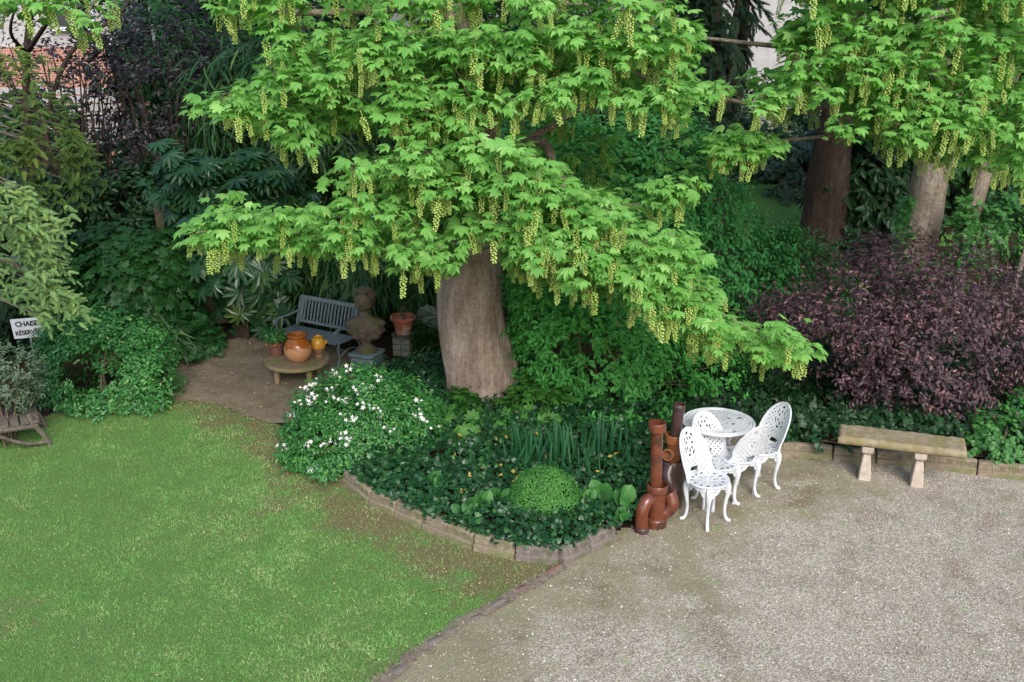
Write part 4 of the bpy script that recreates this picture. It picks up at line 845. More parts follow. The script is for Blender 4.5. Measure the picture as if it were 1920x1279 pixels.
# ------------------------------------------------------------------ walls and buildings behind
w1 = G(-150, 655); w2 = G(425, 612); L_ = np.linalg.norm((w2 - w1)[:2]); a = math.atan2(w2[1] - w1[1], w2[0] - w1[0])
o = thing('garden_wall', 'old grey rendered garden wall mostly hidden by ivy at the left', 'wall', (w1 + w2) / 2 + [0, .25, 0], a)
t = MB(); t.bevbox((0, 0, .55), (L_, .25, 1.1), .02); t.obj('wall_body', M['wall'], o)
t = MB(); t.bevbox((0, 0, 1.13), (L_ + .06, .34, .08), .015); t.obj('coping', M['pier'], o)
p = atY(305, 440, 14.9); t = MB(); t.bevbox((0, 0, .88), (.13, .13, 1.76), .012); t.bevbox((0, 0, 1.78), (.16, .16, .05), .012); o = t.obj('gate_post', M['wood']); o.location = (p[0], p[1], 0); tag(o, 'square wooden gate post standing above the ivy on the wall', 'post')
def brick_mat(nt, b):
    tc = N(nt, 'ShaderNodeTexCoord'); mp = N(nt, 'ShaderNodeMapping'); mp.inputs['Rotation'].default_value = (R(90), 0, 0); nt.links.new(tc.outputs['Object'], mp.inputs[0])
    k = N(nt, 'ShaderNodeTexBrick'); k.inputs['Scale'].default_value = 4; k.inputs['Color1'].default_value = (.42, .17, .12, 1); k.inputs['Color2'].default_value = (.3, .11, .08, 1); k.inputs['Mortar'].default_value = (.5, .42, .36, 1); k.inputs['Mortar Size'].default_value = .03
    nt.links.new(mp.outputs[0], k.inputs['Vector']); n = noise(nt, 3, 6, .7); r = ramp(nt, n.outputs[0], [(.3, (.6, .6, .6)), (.7, (1.2, 1.15, 1.1))]); nt.links.new(mix(nt, 1, k.outputs[0], r.outputs[0], 'MULTIPLY'), b.inputs['Base Color'])
M['bricks'] = mat('brickwork', rough=.9, build=brick_mat); M['render'] = mottled('pale render', (.34, .33, .33), (.46, .45, .44), 3, .9, .1, .2, .005)
M['glass'] = mat('dark window glass', (.03, .04, .05), .08, .6)
def house(label, x0, x1, Y, h, z1, m_low, m_up, wins):
    o = thing('house', label, 'house', ((x0 + x1) / 2, Y, 0)); hw = (x1 - x0) / 2
    t = MB(); t.box((0, 2.5, z1 / 2), (hw * 2, 5, z1)); t.obj('lower_wall', M[m_low], o, smooth=False)
    t = MB(); t.box((0, 2.5, (z1 + h) / 2), (hw * 2 - .1, 4.9, h - z1)); t.obj('upper_wall', M[m_up], o, smooth=False)
    t = MB(); t.add([(-hw - .3, -.4, h), (hw + .3, -.4, h), (hw + .3, 2.5, h + 2), (-hw - .3, 2.5, h + 2), (-hw - .3, 5.4, h), (hw + .3, 5.4, h)], [(0, 1, 2, 3), (3, 2, 5, 4), (0, 3, 4), (1, 5, 2), (0, 4, 5, 1)]); t.obj('roof', M['terradk'], o, smooth=False)
    for wx, wz, ww, wh in wins:
        t = MB()
        for dx, dz, sx, sz in ((0, wh / 2, ww + .1, .1), (0, -wh / 2, ww + .2, .1), (-ww / 2, 0, .1, wh), (ww / 2, 0, .1, wh), (0, 0, .06, wh)): t.box((wx + dx, -.05, wz + dz), (sx, .12, sz))
        fr = t.obj('window', M['white'], o, smooth=False); t = MB(); t.box((wx, -.02, wz), (ww - .05, .06, wh - .05)); t.obj('pane', M['glass'], fr, smooth=False)
x0 = atY(-200, 100, 27)[0]; x1 = atY(215, 100, 27)[0]
house('red brick house with pale upper wall showing at the top left corner', x0, x1, 27, 7, atY(100, 88, 27)[2], 'bricks', 'render', [(-2.2, 4.6, 1, 1.3), (1.9, 4.6, 1, 1.3)])
x0 = atY(1330, 50, 36)[0]; x1 = atY(1680, 50, 36)[0]
house('pale rendered house glimpsed through the leaves at the top right', x0, x1, 36, 8, 1.5, 'pier', 'render', [(2.6, 6.2, 1, 1.4)])
t = MB()
for i in range(7): t.bevbox((-.0, 0, .08 + i * .16), (3, .06, .13), .01)
p = atY(75, 185, 20.5); o = t.obj('board_fence', M['render']); o.location = (p[0], p[1], p[2] - .9); 
t2_ = MB()
o2 = thing('white_fence', 'white painted board fence glimpsed behind the cedar below the brick house', 'fence', (p[0], p[1], 0)); o.parent = o2; o.location = (0, 0, p[2] - .9); o.name = 'boards'
for dx in (-1.45, 0, 1.45):
    t = MB(); t.box((dx, .08, (p[2] + .3) / 2), (.09, .09, p[2] + .3)); t.obj('post', M['render'], o2, smooth=False)

# ------------------------------------------------------------------ white cast furniture
def perf(fu, nu, nv, solid, th=.006):
    """pierced sheet: cells of a u,v grid kept where solid; given real thickness"""
    V = []; F = []
    for j in range(nv + 1):
        for i in range(nu + 1):
            p, n_ = fu(i / nu, j / nv); V.append(p + n_ * th / 2)
    K = len(V)
    for j in range(nv + 1):
        for i in range(nu + 1):
            p, n_ = fu(i / nu, j / nv); V.append(p - n_ * th / 2)
    S = [[solid((i + .5) / nu, (j + .5) / nv) for i in range(nu)] for j in range(nv)]
    W = nu + 1
    for j in range(nv):
        for i in range(nu):
            if not S[j][i]: continue
            a, b_, c, d = j * W + i, j * W + i + 1, (j + 1) * W + i + 1, (j + 1) * W + i
            F += [(a, b_, c, d), (K + d, K + c, K + b_, K + a)]
            for (p, q, jj, ii) in ((a, b_, j - 1, i), (b_, c, j, i + 1), (c, d, j + 1, i), (d, a, j, i - 1)):
                if jj < 0 or jj >= nv or ii < 0 or ii >= nu or not S[jj][ii]: F.append((q, p, K + p, K + q))
    return V, F
SZ, SR = .43, .195
def seat_solid(u, v):
    r = v; a = u * 2 * math.pi
    if r > .9 or r < .1: return True
    if .52 < r < .58: return True
    if r <= .52: return not (math.sin(8 * a) > .0 and math.sin(r * 42) > -.3)
    return not (math.sin(14 * a + 6 * r) > .1 and math.sin(r * 50) > -.2)
def back_pt(u, v):
    u = u * 2 - 1; z = SZ - .01 + v * .425
    if v > .30: t = (v - .30) / .70; wd = .185 * math.sqrt(max(0, 1 - (t * 1.0) ** 2.4)) if t > 0 else .185
    else: wd = .185
    if v < .30: wd = .185 - .03 * math.sin((.30 - v) / .30 * math.pi * .5) + .045 * (1 - v / .3) ** 2
    wd = max(wd, .012); s = u * wd; y = .155 + .135 * v - 1.9 * s * s * (1.25 - .6 * v)
    return Vector((s, y, z)), Vector((0, -1, .25)).normalized()
def back_solid(u, v):
    p, _ = back_pt(u, v); s = p.x; z = (p.z - SZ); U = abs(u * 2 - 1)
    if U > .86 or v > .965: return True
    if v < .02: return True
    if v < .17 and abs(s) < .05 - .25 * abs(z - .045): return False                # gap above the seat
    e = ((s) / .085) ** 2 + ((z - .27) / .125) ** 2; a = math.atan2((z - .27) / .125, s / .085)
    if e < .12: return True
    if e < .8: return not (math.sin(7 * a + 3 * e) > -.1 and math.sin(e * 11) > -.5)
    if e < 1.15: return True
    return not (math.sin(s * 150) * math.sin(z * 140) > .5)
def make_chair(label, loc, rot):
    o = thing('garden_chair', label, 'chair', loc, rot, 'white cast chairs crowded round the white table')
    m = MB(); V, F = perf(lambda u, v: (Vector((SR * max(v, .02) * math.cos(u * 2 * math.pi), SR * max(v, .02) * math.sin(u * 2 * math.pi), SZ - .012 * (1 - v) ** .7)), Vector((0, 0, 1))), 72, 18, seat_solid); m.add(V, F)
    m.tube([(SR * math.cos(a / 36 * math.pi), SR * math.sin(a / 36 * math.pi), SZ) for a in range(73)], .009, 6); m.obj('seat', M['white'], o)
    m = MB(); V, F = perf(back_pt, 60, 64, back_solid); m.add(V, F)
    rim = [back_pt(0, v / 40)[0] for v in range(41)] + [back_pt(1, v / 40)[0] for v in range(40, -1, -1)]; m.tube(rim, .0095, 6); m.obj('backrest', M['white'], o)
    m = MB(); n = 96; V = []; F = []
    for k in range(n + 1):
        a = 2 * math.pi * k / n; q = (k % (n // 4)) / (n // 4); dp = .045 + .09 * abs(math.cos(math.pi * q)) ** 2.2 + .008 * math.sin(q * math.pi * 8)
        ca, sa = math.cos(a + math.pi / 4), math.sin(a + math.pi / 4)
        for rr_, z in ((SR - .012, SZ), (SR - .02, SZ - dp), (SR - .028, SZ - dp), (SR - .02, SZ)): V.append((rr_ * ca, rr_ * sa, z))
    for k in range(n):
        for i in range(4): F.append((k * 4 + i, k * 4 + (i + 1) % 4, k * 4 + 4 + (i + 1) % 4, k * 4 + 4 + i))
    m.add(V, F)
    for k in range(4):
        for sgn in (-1, 1):
            a0 = math.pi / 4 + k * math.pi / 2 + sgn * .33; pts = []
            for j in range(14): q = j / 13 * 2 * math.pi * 1.2; rad = .02 * (1 - j / 18); pts.append(((SR - .005) * math.cos(a0 + rad * math.cos(q) / SR), (SR - .005) * math.sin(a0 + rad * math.cos(q) / SR), SZ - .045 + rad * math.sin(q)))
            m.tube(pts, .005, 5)
    m.obj('apron', M['white'], o)
    for k in range(4):
        a = math.pi / 4 + k * math.pi / 2; c, s_ = math.cos(a), math.sin(a); m = MB()
        pr = [(.165, SZ - .01, .026), (.187, SZ - .06, .032), (.194, SZ - .12, .026), (.181, SZ - .2, .019), (.172, SZ - .28, .015), (.176, SZ - .35, .0145), (.194, SZ - .4, .017), (.215, .016, .019), (.234, .013, .013)]
        pp = bez([(r * c, r * s_, z) for r, z, _ in pr], 3); rd = np.interp(np.linspace(0, len(pr) - 1, len(pp)), range(len(pr)), [q[2] for q in pr]); m.tube(pp, list(rd), 8); m.obj('leg', M['white'], o)
    return o
chairs = [('white cast chair nearest the camera, right beside the brown clay pipes', (1327, 898), -50), ('white cast chair directly behind the nearest one, its oval back beside the dark pipe', (1346, 866), -62),
          ('white cast chair seen from behind, its back leaning in front of the white table', (1385, 853), 118), ('white cast chair farthest right, standing beside the round white table', (1424, 838), 205)]
def place(o, p, z, face): o.location = (float(p[0]), float(p[1]), z); o.rotation_euler = (0, 0, R(face) + math.pi / 2)      # model faces -y
c0 = make_chair(chairs[0][0], (0, 0, 0), 0)
for i, (lab, (px, py), face) in enumerate(chairs):
    o = c0 if i == 0 else copy_tree(c0); o['label'] = lab; place(o, G(px, py, SZ), 0, face)
tc_ = G(1347, 791, .66)
o = thing('garden_table', 'round white cast table with pierced scroll top behind the white chairs', 'table', (tc_[0], tc_[1], 0), .4)
TR = .345
def tab_solid(u, v):
    a = u * 2 * math.pi; r = v
    if r > .92 or r < .08 or .46 < r < .5: return True
    if r <= .46: return not (math.sin(6 * a) > .35 and math.sin(r * 34) > 0)
    if .6 < r < .8 and math.cos(4 * a) > .93: return False
    return not (math.sin(24 * a + 8 * math.sin(r * 12)) > .55 and math.sin(r * 48) > .2)
m = MB(); V, F = perf(lambda u, v: (Vector((TR * max(v, .02) * math.cos(u * 2 * math.pi), TR * max(v, .02) * math.sin(u * 2 * math.pi), .66)), Vector((0, 0, 1))), 144, 26, tab_solid, .008); m.add(V, F)
m.tube([(TR * math.cos(a / 36 * math.pi), TR * math.sin(a / 36 * math.pi), .66) for a in range(73)], .014, 8); m.tube([(TR * .9 * math.cos(a / 36 * math.pi), TR * .9 * math.sin(a / 36 * math.pi), .664) for a in range(73)], .007, 6); m.obj('tabletop', M['white'], o)
for k in range(4):
    a = k * math.pi / 2; c, s_ = math.cos(a), math.sin(a); m = MB()
    pp = bez([(.22 * c, .22 * s_, .65), (.2 * c, .2 * s_, .55), (.1 * c, .1 * s_, .45), (.06 * c, .06 * s_, .33), (.12 * c, .12 * s_, .2), (.2 * c, .2 * s_, .12), (.27 * c, .27 * s_, .015), (.3 * c, .3 * s_, .012)], 4); m.tube(pp, list(np.linspace(.02, .013, len(pp))), 8)
    pts = [((.15 + .05 * (1 - j / 18) * math.cos(j * .5)) * c, (.15 + .05 * (1 - j / 18) * math.cos(j * .5)) * s_, .57 + .05 * (1 - j / 18) * math.sin(j * .5)) for j in range(16)]; m.tube(pts, .008, 6); m.obj('leg', M['white'], o)
m = MB(); m.lathe([(.01, .3), (.05, .31), (.055, .33), (.05, .35), (.01, .36)], 20); m.obj('hub', M['white'], o)

# ------------------------------------------------------------------ clay pipes
def ring_prof(r, z0, z1, wall=.014, rim=0, rimh=.0):
    """open pipe: outside up, over the lip, inside down"""
    p = [(r, z0)]
    if rim: p += [(r, z1 - rimh - .012), (r + rim * .6, z1 - rimh - .004), (r + rim, z1 - rimh), (r + rim, z1 - .006), (r + rim - .004, z1)]
    else: p += [(r, z1 - .004), (r - .003, z1)]
    ri = r + rim - wall
    return p + [(ri, z1), (ri, z1 - max(rimh, .05)), (min(ri, r - wall), z1 - max(rimh, .05) - .01), (min(ri, r - wall) * .98, z0 + .06), (.001, z0 + .055)]
b = G(1229, 986)
o = thing('clay_pipe', 'wide reddish brown salt glazed junction pipe standing at the corner of the ivy bed', 'pipe', b)
m = MB(); m.lathe([(.10, 0), (.102, .01), (.102, .08), (.098, .09), (.082, .1)] + [(r, z) for r, z in ring_prof(.082, .1, .43, .013, .017, .07)][1:], 32); m.obj('pipe_body', M['salt'], o)
m = MB(); pp = bez([(.05, 0, .12), (.11, -.0, .16), (.145, -.0, .22), (.13, .02, .29), (.11, .03, .33)], 6); m.tube(pp, [.06] * len(pp), 20); m.tube([pp[-4], pp[-1]], [.072, .07], 20); m.obj('side_branch', M['salt'], o)
tp_ = thing('clay_pipe', 'tall slim brown clay pipe with flared collar, set upright in the wide junction pipe', 'pipe', b + [-.012, .0, .30])
Rt = Matrix.Rotation(R(-1.5), 3, 'Y'); H = .74
m = MB(); m.lathe([(.054, 0), (.056, .3), (.055, H - .12), (.057, H - .1), (.078, H - .085), (.08, H - .07), (.08, H - .006), (.077, H), (.064, H), (.062, H - .07), (.042, H - .09), (.04, H - .3), (.001, H - .31)], 32, rot=Rt); m.obj('pipe_body', M['salt'], tp_)
q = G(1203, 998)
o = thing('pipe_elbow', 'glossy reddish clay bend pipe standing on its collar left of the wide junction pipe', 'pipe', q)
m = MB(); pp = bez([(0, 0, .05), (-.008, .0, .13), (0, .01, .21), (.03, .035, .285), (.075, .07, .3), (.11, .11, .24)], 6); m.tube(pp, [.06] * len(pp), 22); m.obj('bend', M['salt'], o)
m = MB(); m.lathe([(.058, 0), (.07, .005), (.072, .05), (.066, .06), (.05, .065)], 28); m.obj('collar', M['saltdk'], o)
b2 = G(1257, 949)
o = thing('clay_pipe', 'wide dark purple brown clay pipe with side bend, half hidden behind the first chair', 'pipe', b2)
m = MB(); m.lathe(ring_prof(.105, 0, .50, .015, .012, .08), 32); m.obj('pipe_body', M['saltdk'], o)
m = MB(); pp = bez([(-.03, -.06, .45), (-.06, -.1, .38), (-.04, -.13, .30), (.0, -.1, .22)], 6); m.tube(pp, [.062] * len(pp), 20); m.obj('side_branch', M['saltdk'], o)
j = thing('clay_pipe', 'orange brown clay junction with round side opening, stacked on the wide dark pipe', 'pipe', b2 + [.0, 0, .45])
m = MB(); m.lathe([(.062, 0), (.066, .02), (.066, .2), (.07, .21), (.086, .225), (.088, .30), (.085, .305), (.066, .305), (.064, .25), (.05, .24), (.001, .2)], 32); m.obj('pipe_body', M['saltor'], j)
dv = Vector((-.55, -.8, .28)).normalized(); Rq = dv.to_track_quat('Z', 'Y').to_matrix()
m = MB(); m.lathe([(.044, 0), (.044, .07), (.056, .08), (.058, .13), (.055, .135), (.043, .135), (.041, .08), (.001, .075)], 28, c=(0, 0, .10), rot=Rq); m.obj('side_opening', M['saltor'], j)
t_ = thing('clay_pipe', 'tall slim dark purple brown clay pipe rising from the orange junction', 'pipe', b2 + [.004, 0, .66])
Rt = Matrix.Rotation(R(4), 3, 'Y'); H = .40
m = MB(); m.lathe([(.05, 0), (.053, .2), (.054, H - .05), (.06, H - .045), (.06, H - .004), (.057, H), (.045, H), (.043, H - .1), (.001, H - .12)], 30, rot=Rt); m.obj('pipe_body', M['saltdk'], t_)

# ------------------------------------------------------------------ stone bench
la = G(1618, 901); lb_ = G(1716, 914); d = (lb_ - la)[:2]; ang = math.atan2(d[1], d[0]); mid_ = (la + lb_) / 2; dl_ = np.linalg.norm(d)
o = thing('stone_bench', 'stone garden bench with lichen covered slab on two tapered legs, by the purple shrub', 'bench', (mid_[0] + .02, mid_[1] + .03, 0), ang)
m = MB(); m.bevbox((.06, .1, .425), (1.2, .36, .085), .02); sm = m.mesh('slab', M['stone'])
m = MB(); V = []; nx, ny = 60, 18
for zt in (1, -1):
    for i in range(nx + 1):
        for jj in range(ny + 1):
            x = (i / nx - .5) * 1.2; y = (jj / ny - .5) * .37; e = min((i / nx) * 1.2, (1 - i / nx) * 1.2, (jj / ny) * .37, (1 - jj / ny) * .37)
            rd = .02 * math.sqrt(max(0, 1 - min(1, (1 - min(e / .02, 1))) ** 2)) - .02
            nz = .0035 * math.sin(x * 31 + 3 * math.sin(y * 23)) * math.sin(y * 37 + 2 * math.sin(x * 17)); V.append((x + .06 + nz, y + .1 + nz * 1.5, .425 + zt * (.042 + rd + nz)))
F = []; K = (nx + 1) * (ny + 1); W = ny + 1
for i in range(nx):
    for jj in range(ny): a = i * W + jj; F += [(a, a + W, a + W + 1, a + 1), (K + a, K + a + 1, K + a + W + 1, K + a + W)]
for i in range(nx): F += [(i * W, K + i * W, K + (i + 1) * W, (i + 1) * W), (i * W + ny, (i + 1) * W + ny, K + (i + 1) * W + ny, K + i * W + ny)]
for jj in range(ny): F += [(jj, jj + 1, K + jj + 1, K + jj), (nx * W + jj, K + nx * W + jj, K + nx * W + jj + 1, nx * W + jj + 1)]
m.add(V, F); m.obj('slab', M['stone'], o, angle=60)
for sx in (-1, 1):
    m = MB(); prof = [(0, .075, .12), (.03, .073, .118), (.13, .065, .11), (.28, .046, .09), (.30, .052, .1), (.315, .066, .12), (.335, .072, .125), (.38, .072, .125)]; V = []
    for z, a, bb in prof:
        c = .012; V += [(-a + c, -bb, z), (a - c, -bb, z), (a, -bb + c, z), (a, bb - c, z), (a - c, bb, z), (-a + c, bb, z), (-a, bb - c, z), (-a, -bb + c, z)]
    F = [tuple(range(7, -1, -1)), tuple(range(len(V) - 8, len(V)))]
    for r_ in range(len(prof) - 1):
        for i in range(8): F.append((r_ * 8 + i, r_ * 8 + (i + 1) % 8, r_ * 8 + 8 + (i + 1) % 8, r_ * 8 + 8 + i))
    m.add([(x * .82 + sx * dl_ / 2, y + .06, z) for x, y, z in V], F); m.obj('leg', M['stone2'], o, angle=30)

# ------------------------------------------------------------------ blue slatted bench
fr_, fl_ = G(645, 690), G(527, 664); d = (fr_ - fl_)[:2]; ang = math.atan2(d[1], d[0]); W_ = 1.22
o = thing('garden_bench', 'old blue grey slatted garden bench behind the low round table', 'bench', (fr_[0] - math.cos(ang) * W_ / 2, fr_[1] - math.sin(ang) * W_ / 2, 0), ang)
m = MB()
for i in range(5): m.bevbox((0, .03 + i * .09, .42 - .004 * i), (W_, .07, .022), .005)
m.bevbox((0, -.012, .405), (W_, .02, .05), .005); m.obj('seat', M['blue'], o)
def bk(t): return (.46 + .13 * t, .44 + .46 * t)
m = MB(); y0_, z0_ = bk(.12); y1_, z1_ = bk(1); L2 = math.hypot(y1_ - y0_, z1_ - z0_); ra = Matrix.Rotation(-math.atan2(y1_ - y0_, z1_ - z0_), 3, 'X')
m.bevbox((0, y0_, z0_), (W_ - .04, .03, .055), .005, ra); m.obj('lower_rail', M['blue'], o)
m = MB(); m.bevbox((0, y1_, z1_), (W_ - .04, .035, .075), .006, ra); m.obj('top_rail', M['blue'], o)
nS = 17
for i in range(nS):
    x = -W_ / 2 + .05 + i * (W_ - .1) / (nS - 1); wd = .034 if 0 < i < nS - 1 else .07
    m = MB(); m.bevbox((x, (y0_ + y1_) / 2, (z0_ + z1_) / 2), (wd, .016, L2 - .05), .003, ra); m.obj('slat', M['blue'], o)
for sx in (-1, 1):
    X = sx * (W_ / 2 + .02); m = MB()
    m.tube(bez([(X, .62, .0), (X, .54, .2), (X, .47, .42), (X, .53, .66), (X, .61, .92)], 5), .018, 8); m.tube(bez([(X, -.06, 0), (X, .02, .12), (X, -.0, .3), (X, .02, .42), (X, -.02, .56), (X, .02, .62)], 5), .018, 8)
    m.tube([(X, 0, .41), (X, .48, .4)], .016, 8); m.tube(bez([(X, .02, .14), (X, .2, .24), (X, .4, .22), (X, .57, .12)], 5), .011, 6); m.obj('side_frame', M['blue'], o)
    m = MB(); m.tube(bez([(X, -.06, .585), (X, -.05, .625), (X, .05, .645), (X, .25, .64), (X, .53, .66)], 5), .022, 8, flat=.6); m.obj('armrest', M['blue'], o)
o.scale = (.84, .85, .78)

# ------------------------------------------------------------------ low round table and pots
tp = G(557, 672, .29)
o = thing('low_table', 'low round weathered wooden table holding the pots, in front of the blue grey bench', 'table', (tp[0], tp[1], 0), .35)
m = MB(); m.lathe([(.01, .235), (.40, .235), (.41, .245), (.412, .28), (.405, .292), (.01, .292)], 48); m.obj('tabletop', M['wood'], o)
for k in range(4):
    a = k * math.pi / 2 + .35; m = MB(); m.tube([(.3 * math.cos(a), .3 * math.sin(a), 0), (.29 * math.cos(a), .29 * math.sin(a), .236)], [.034, .04], 10); m.obj('leg', M['wood'], o)
TZ = .293
def dripmat(name, top, bot, zc, amp, rough=.25):
    def f(nt, b):
        tc = N(nt, 'ShaderNodeTexCoord'); sp = N(nt, 'ShaderNodeSeparateXYZ'); nt.links.new(tc.outputs['Object'], sp.inputs[0])
        mp = N(nt, 'ShaderNodeMapping'); mp.inputs['Scale'].default_value = (22, 22, 1.2); nt.links.new(tc.outputs['Object'], mp.inputs[0])
        n = N(nt, 'ShaderNodeTexNoise'); n.inputs['Scale'].default_value = 1; n.inputs['Detail'].default_value = 2; nt.links.new(mp.outputs[0], n.inputs['Vector'])
        ma = N(nt, 'ShaderNodeMath', operation='MULTIPLY_ADD'); ma.inputs[1].default_value = amp; nt.links.new(n.outputs[0], ma.inputs[0]); nt.links.new(sp.outputs[2], ma.inputs[2])
        r = N(nt, 'ShaderNodeMapRange'); r.inputs['From Min'].default_value = zc + amp * .5 - .006; r.inputs['From Max'].default_value = zc + amp * .5 + .006; nt.links.new(ma.outputs[0], r.inputs[0])
        n2 = noise(nt, 14, 6, .6); tv = ramp(nt, n2.outputs[0], [(.3, tuple(c * .7 for c in top)), (.65, top)]); bv = ramp(nt, n2.outputs[0], [(.3, tuple(c * .85 for c in bot)), (.65, bot)])
        nt.links.new(mix(nt, r.outputs[0], bv.outputs[0], tv.outputs[0]), b.inputs['Base Color'])
        rg = N(nt, 'ShaderNodeMapRange'); rg.inputs['To Min'].default_value = .5; rg.inputs['To Max'].default_value = rough; nt.links.new(r.outputs[0], rg.inputs[0]); nt.links.new(rg.outputs[0], b.inputs['Roughness'])
    return mat(name, top, rough, .5, build=f)
M['jarm'] = dripmat('dripping amber glaze', (.36, .11, .015), (.5, .24, .12), .2, .12, .15); M['jugm'] = dripmat('yellow glaze', (.6, .3, .03), (.27, .13, .08), .13, .02)
p = G(560, 676, TZ); o = thing('glazed_jar', 'large round terracotta jar with dripping amber glaze on the low table', 'jar', (p[0], p[1], TZ))
m = MB(); m.lathe([(.085, 0), (.105, .01), (.155, .07), (.175, .13), (.17, .19), (.145, .25), (.11, .3), (.098, .315), (.105, .322)], 40); m.obj('jar_body', M['jarm'], o)
m = MB(); m.lathe([(.100, .318), (.118, .322), (.128, .335), (.126, .348), (.112, .355), (.098, .35), (.09, .3), (.12, .2), (.001, .12)], 40); m.obj('rim', M['jarm'], o)
p = G(598, 668, TZ); o = thing('glazed_jug', 'small yellow glazed two tone pot with spout right of the big jar', 'pot', (p[0], p[1], TZ))
m = MB(); m.lathe([(.055, 0), (.055, .015), (.05, .03), (.085, .1), (.096, .15), (.09, .2), (.07, .24), (.06, .25), (.066, .265), (.058, .268), (.05, .25), (.07, .18), (.001, .1)], 36); m.obj('pot_body', M['jugm'], o)
m = MB(); m.tube(bez([(.08, -.01, .17), (.105, -.015, .19), (.115, -.02, .225)], 4), [.016, .014, .013, .013, .013, .012, .012, .012, .014], 8); m.obj('spout', M['jugm'], o)
p = G(519, 668, TZ - .02); o = thing('potted_plant', 'small brown flowerpot with bushy green plant at the left of the low table', 'potted plant', (p[0], p[1], TZ - .0))
m = MB(); m.lathe([(.075, 0), (.08, .01), (.10, .14), (.11, .142), (.112, .17), (.1, .172), (.095, .14), (.001, .13)], 32); m.obj('pot', M['terradk'], o)
n = 520; q = nrm(rng.normal(size=(n, 3))) * (rng.random((n, 1)) ** .5) * [.16, .16, .1] + [0, 0, .25]; v, f = scatter(OVATE, q, nrm(rng.normal(size=(n, 3)) * .5 + q * [3, 3, 0] + [0, -.2, .8]), randdir(n), rng.uniform(.035, .06, n)); npobj('foliage', v, f, M['broad'], o, rnd=rr(rng.random(n), len(OVATE[0])))
q = nrm(rng.normal(size=(14, 3))) * .09 * [1, 1, .3] + [0, -.05, .18]; v, f = scatter(OVATE, q, nrm(rng.normal(size=(14, 3)) + [0, -1, .3]), randdir(14), np.full(14, .04)); npobj('orange_petals', v, f, leafmat('orange petal', (.5, .1, .03), (.6, .2, .04)), o, rnd=rr(rng.random(14), len(OVATE[0])))

# ------------------------------------------------------------------ bust on its plinth
pb = G(688, 694)
o = thing('plinth_pot', 'square blue grey glazed planter used as plinth under the bust', 'planter', (pb[0], pb[1] + .05, 0), -.35)
m = MB(); m.bevbox((0, 0, .03), (.30, .30, .06), .01); m.bevbox((0, 0, .13), (.33, .33, .15), .02); m.bevbox((0, 0, .225), (.37, .37, .045), .012)
for sx in (-1, 1): m.tube(bez([(-.12, sx * .0 - .168, .15), (0, -.17, .11), (.12, -.168, .15)], 5), .012, 6)
m.obj('planter_body', M['slate'], o); 
bo = thing('garden_bust', 'mossy terracotta bust of a woman with wavy gathered hair and draped shoulders', 'statue', (pb[0], pb[1] + .05, .25), R(-8))
m = MB(); m.lathe([(.15, 0), (.155, .02), (.15, .035), (.125, .045), (.11, .07), (.075, .09), (.065, .11), (.068, .14), (.085, .155), (.09, .175), (.06, .18)], 32); m.obj('socle', M['statue'], bo)
# body: stacked rings from the cut under the chest up through shoulders, neck, head
rings = [(.165, .08, .07, 0), (.185, .16, .1, 0), (.22, .215, .125, 0), (.29, .25, .145, 0), (.38, .275, .15, .0), (.43, .275, .135, .005), (.46, .25, .12, .008), (.485, .19, .1, .01), (.505, .12, .082, .01), (.53, .075, .07, .005), (.56, .062, .063, -.005), (.60, .06, .062, -.012),
         (.615, .062, .07, -.02), (.635, .074, .085, -.028), (.665, .084, .098, -.03), (.70, .09, .105, -.026), (.74, .093, .11, -.02), (.78, .092, .112, -.012), (.82, .082, .1, -.004), (.85, .06, .075, .004), (.865, .02, .03, .008)]
sg = 48; V = []; F = []
zs = np.linspace(rings[0][0], rings[-1][0], 84); RA = np.array(rings)
for z in zs:
    a, b_, yo = [np.interp(z, RA[:, 0], RA[:, i]) for i in (1, 2, 3)]
    if z > .61: k_ = 1 + .3 * min(1, (z - .61) / .05); a *= k_; b_ *= k_
    for i in range(sg):
        th = 2 * math.pi * i / sg; c, s_ = math.cos(th), math.sin(th); e = 1.0
        if z < .5: e += .06 * math.sin(14 * (z + .10 * abs(c) * 2.2 + .05 * c) * 3.3) * (1 if s_ < .3 else .4) + .02 * math.sin(th * 9 + z * 20)    # drapery folds slung between the shoulders
        x, y = a * c * e, b_ * s_ * e + yo
        if s_ < 0 and z > .6:                                                                   # face
            fx_ = x / .09; dz = z
            y -= .04 * math.exp(-((x / .016) ** 2)) * math.exp(-(((dz - .715) / .028) ** 2)); y -= .012 * math.exp(-((x / .02) ** 2)) * math.exp(-(((dz - .64) / .014) ** 2))
            y -= .009 * math.exp(-((x / .022) ** 2)) * math.exp(-(((dz - .675) / .008) ** 2)); y += .026 * (math.exp(-(((x - .042) / .02) ** 2)) + math.exp(-(((x + .042) / .02) ** 2))) * math.exp(-(((dz - .745) / .012) ** 2))
            y -= .006 * math.exp(-((x / .05) ** 2)) * math.exp(-(((dz - .765) / .01) ** 2))
        V.append((x, y, z))
for j_ in range(len(zs) - 1):
    for i in range(sg): F.append((j_ * sg + i, j_ * sg + (i + 1) % sg, (j_ + 1) * sg + (i + 1) % sg, (j_ + 1) * sg + i))
F += [tuple(reversed(range(sg))), tuple(range((len(zs) - 1) * sg, len(zs) * sg))]
m = MB(); m.add(V, F); m.obj('bust_body', M['statue'], bo, angle=80)
m = MB(); V = []; F = []                                                                        # hair cap with waves and topknot
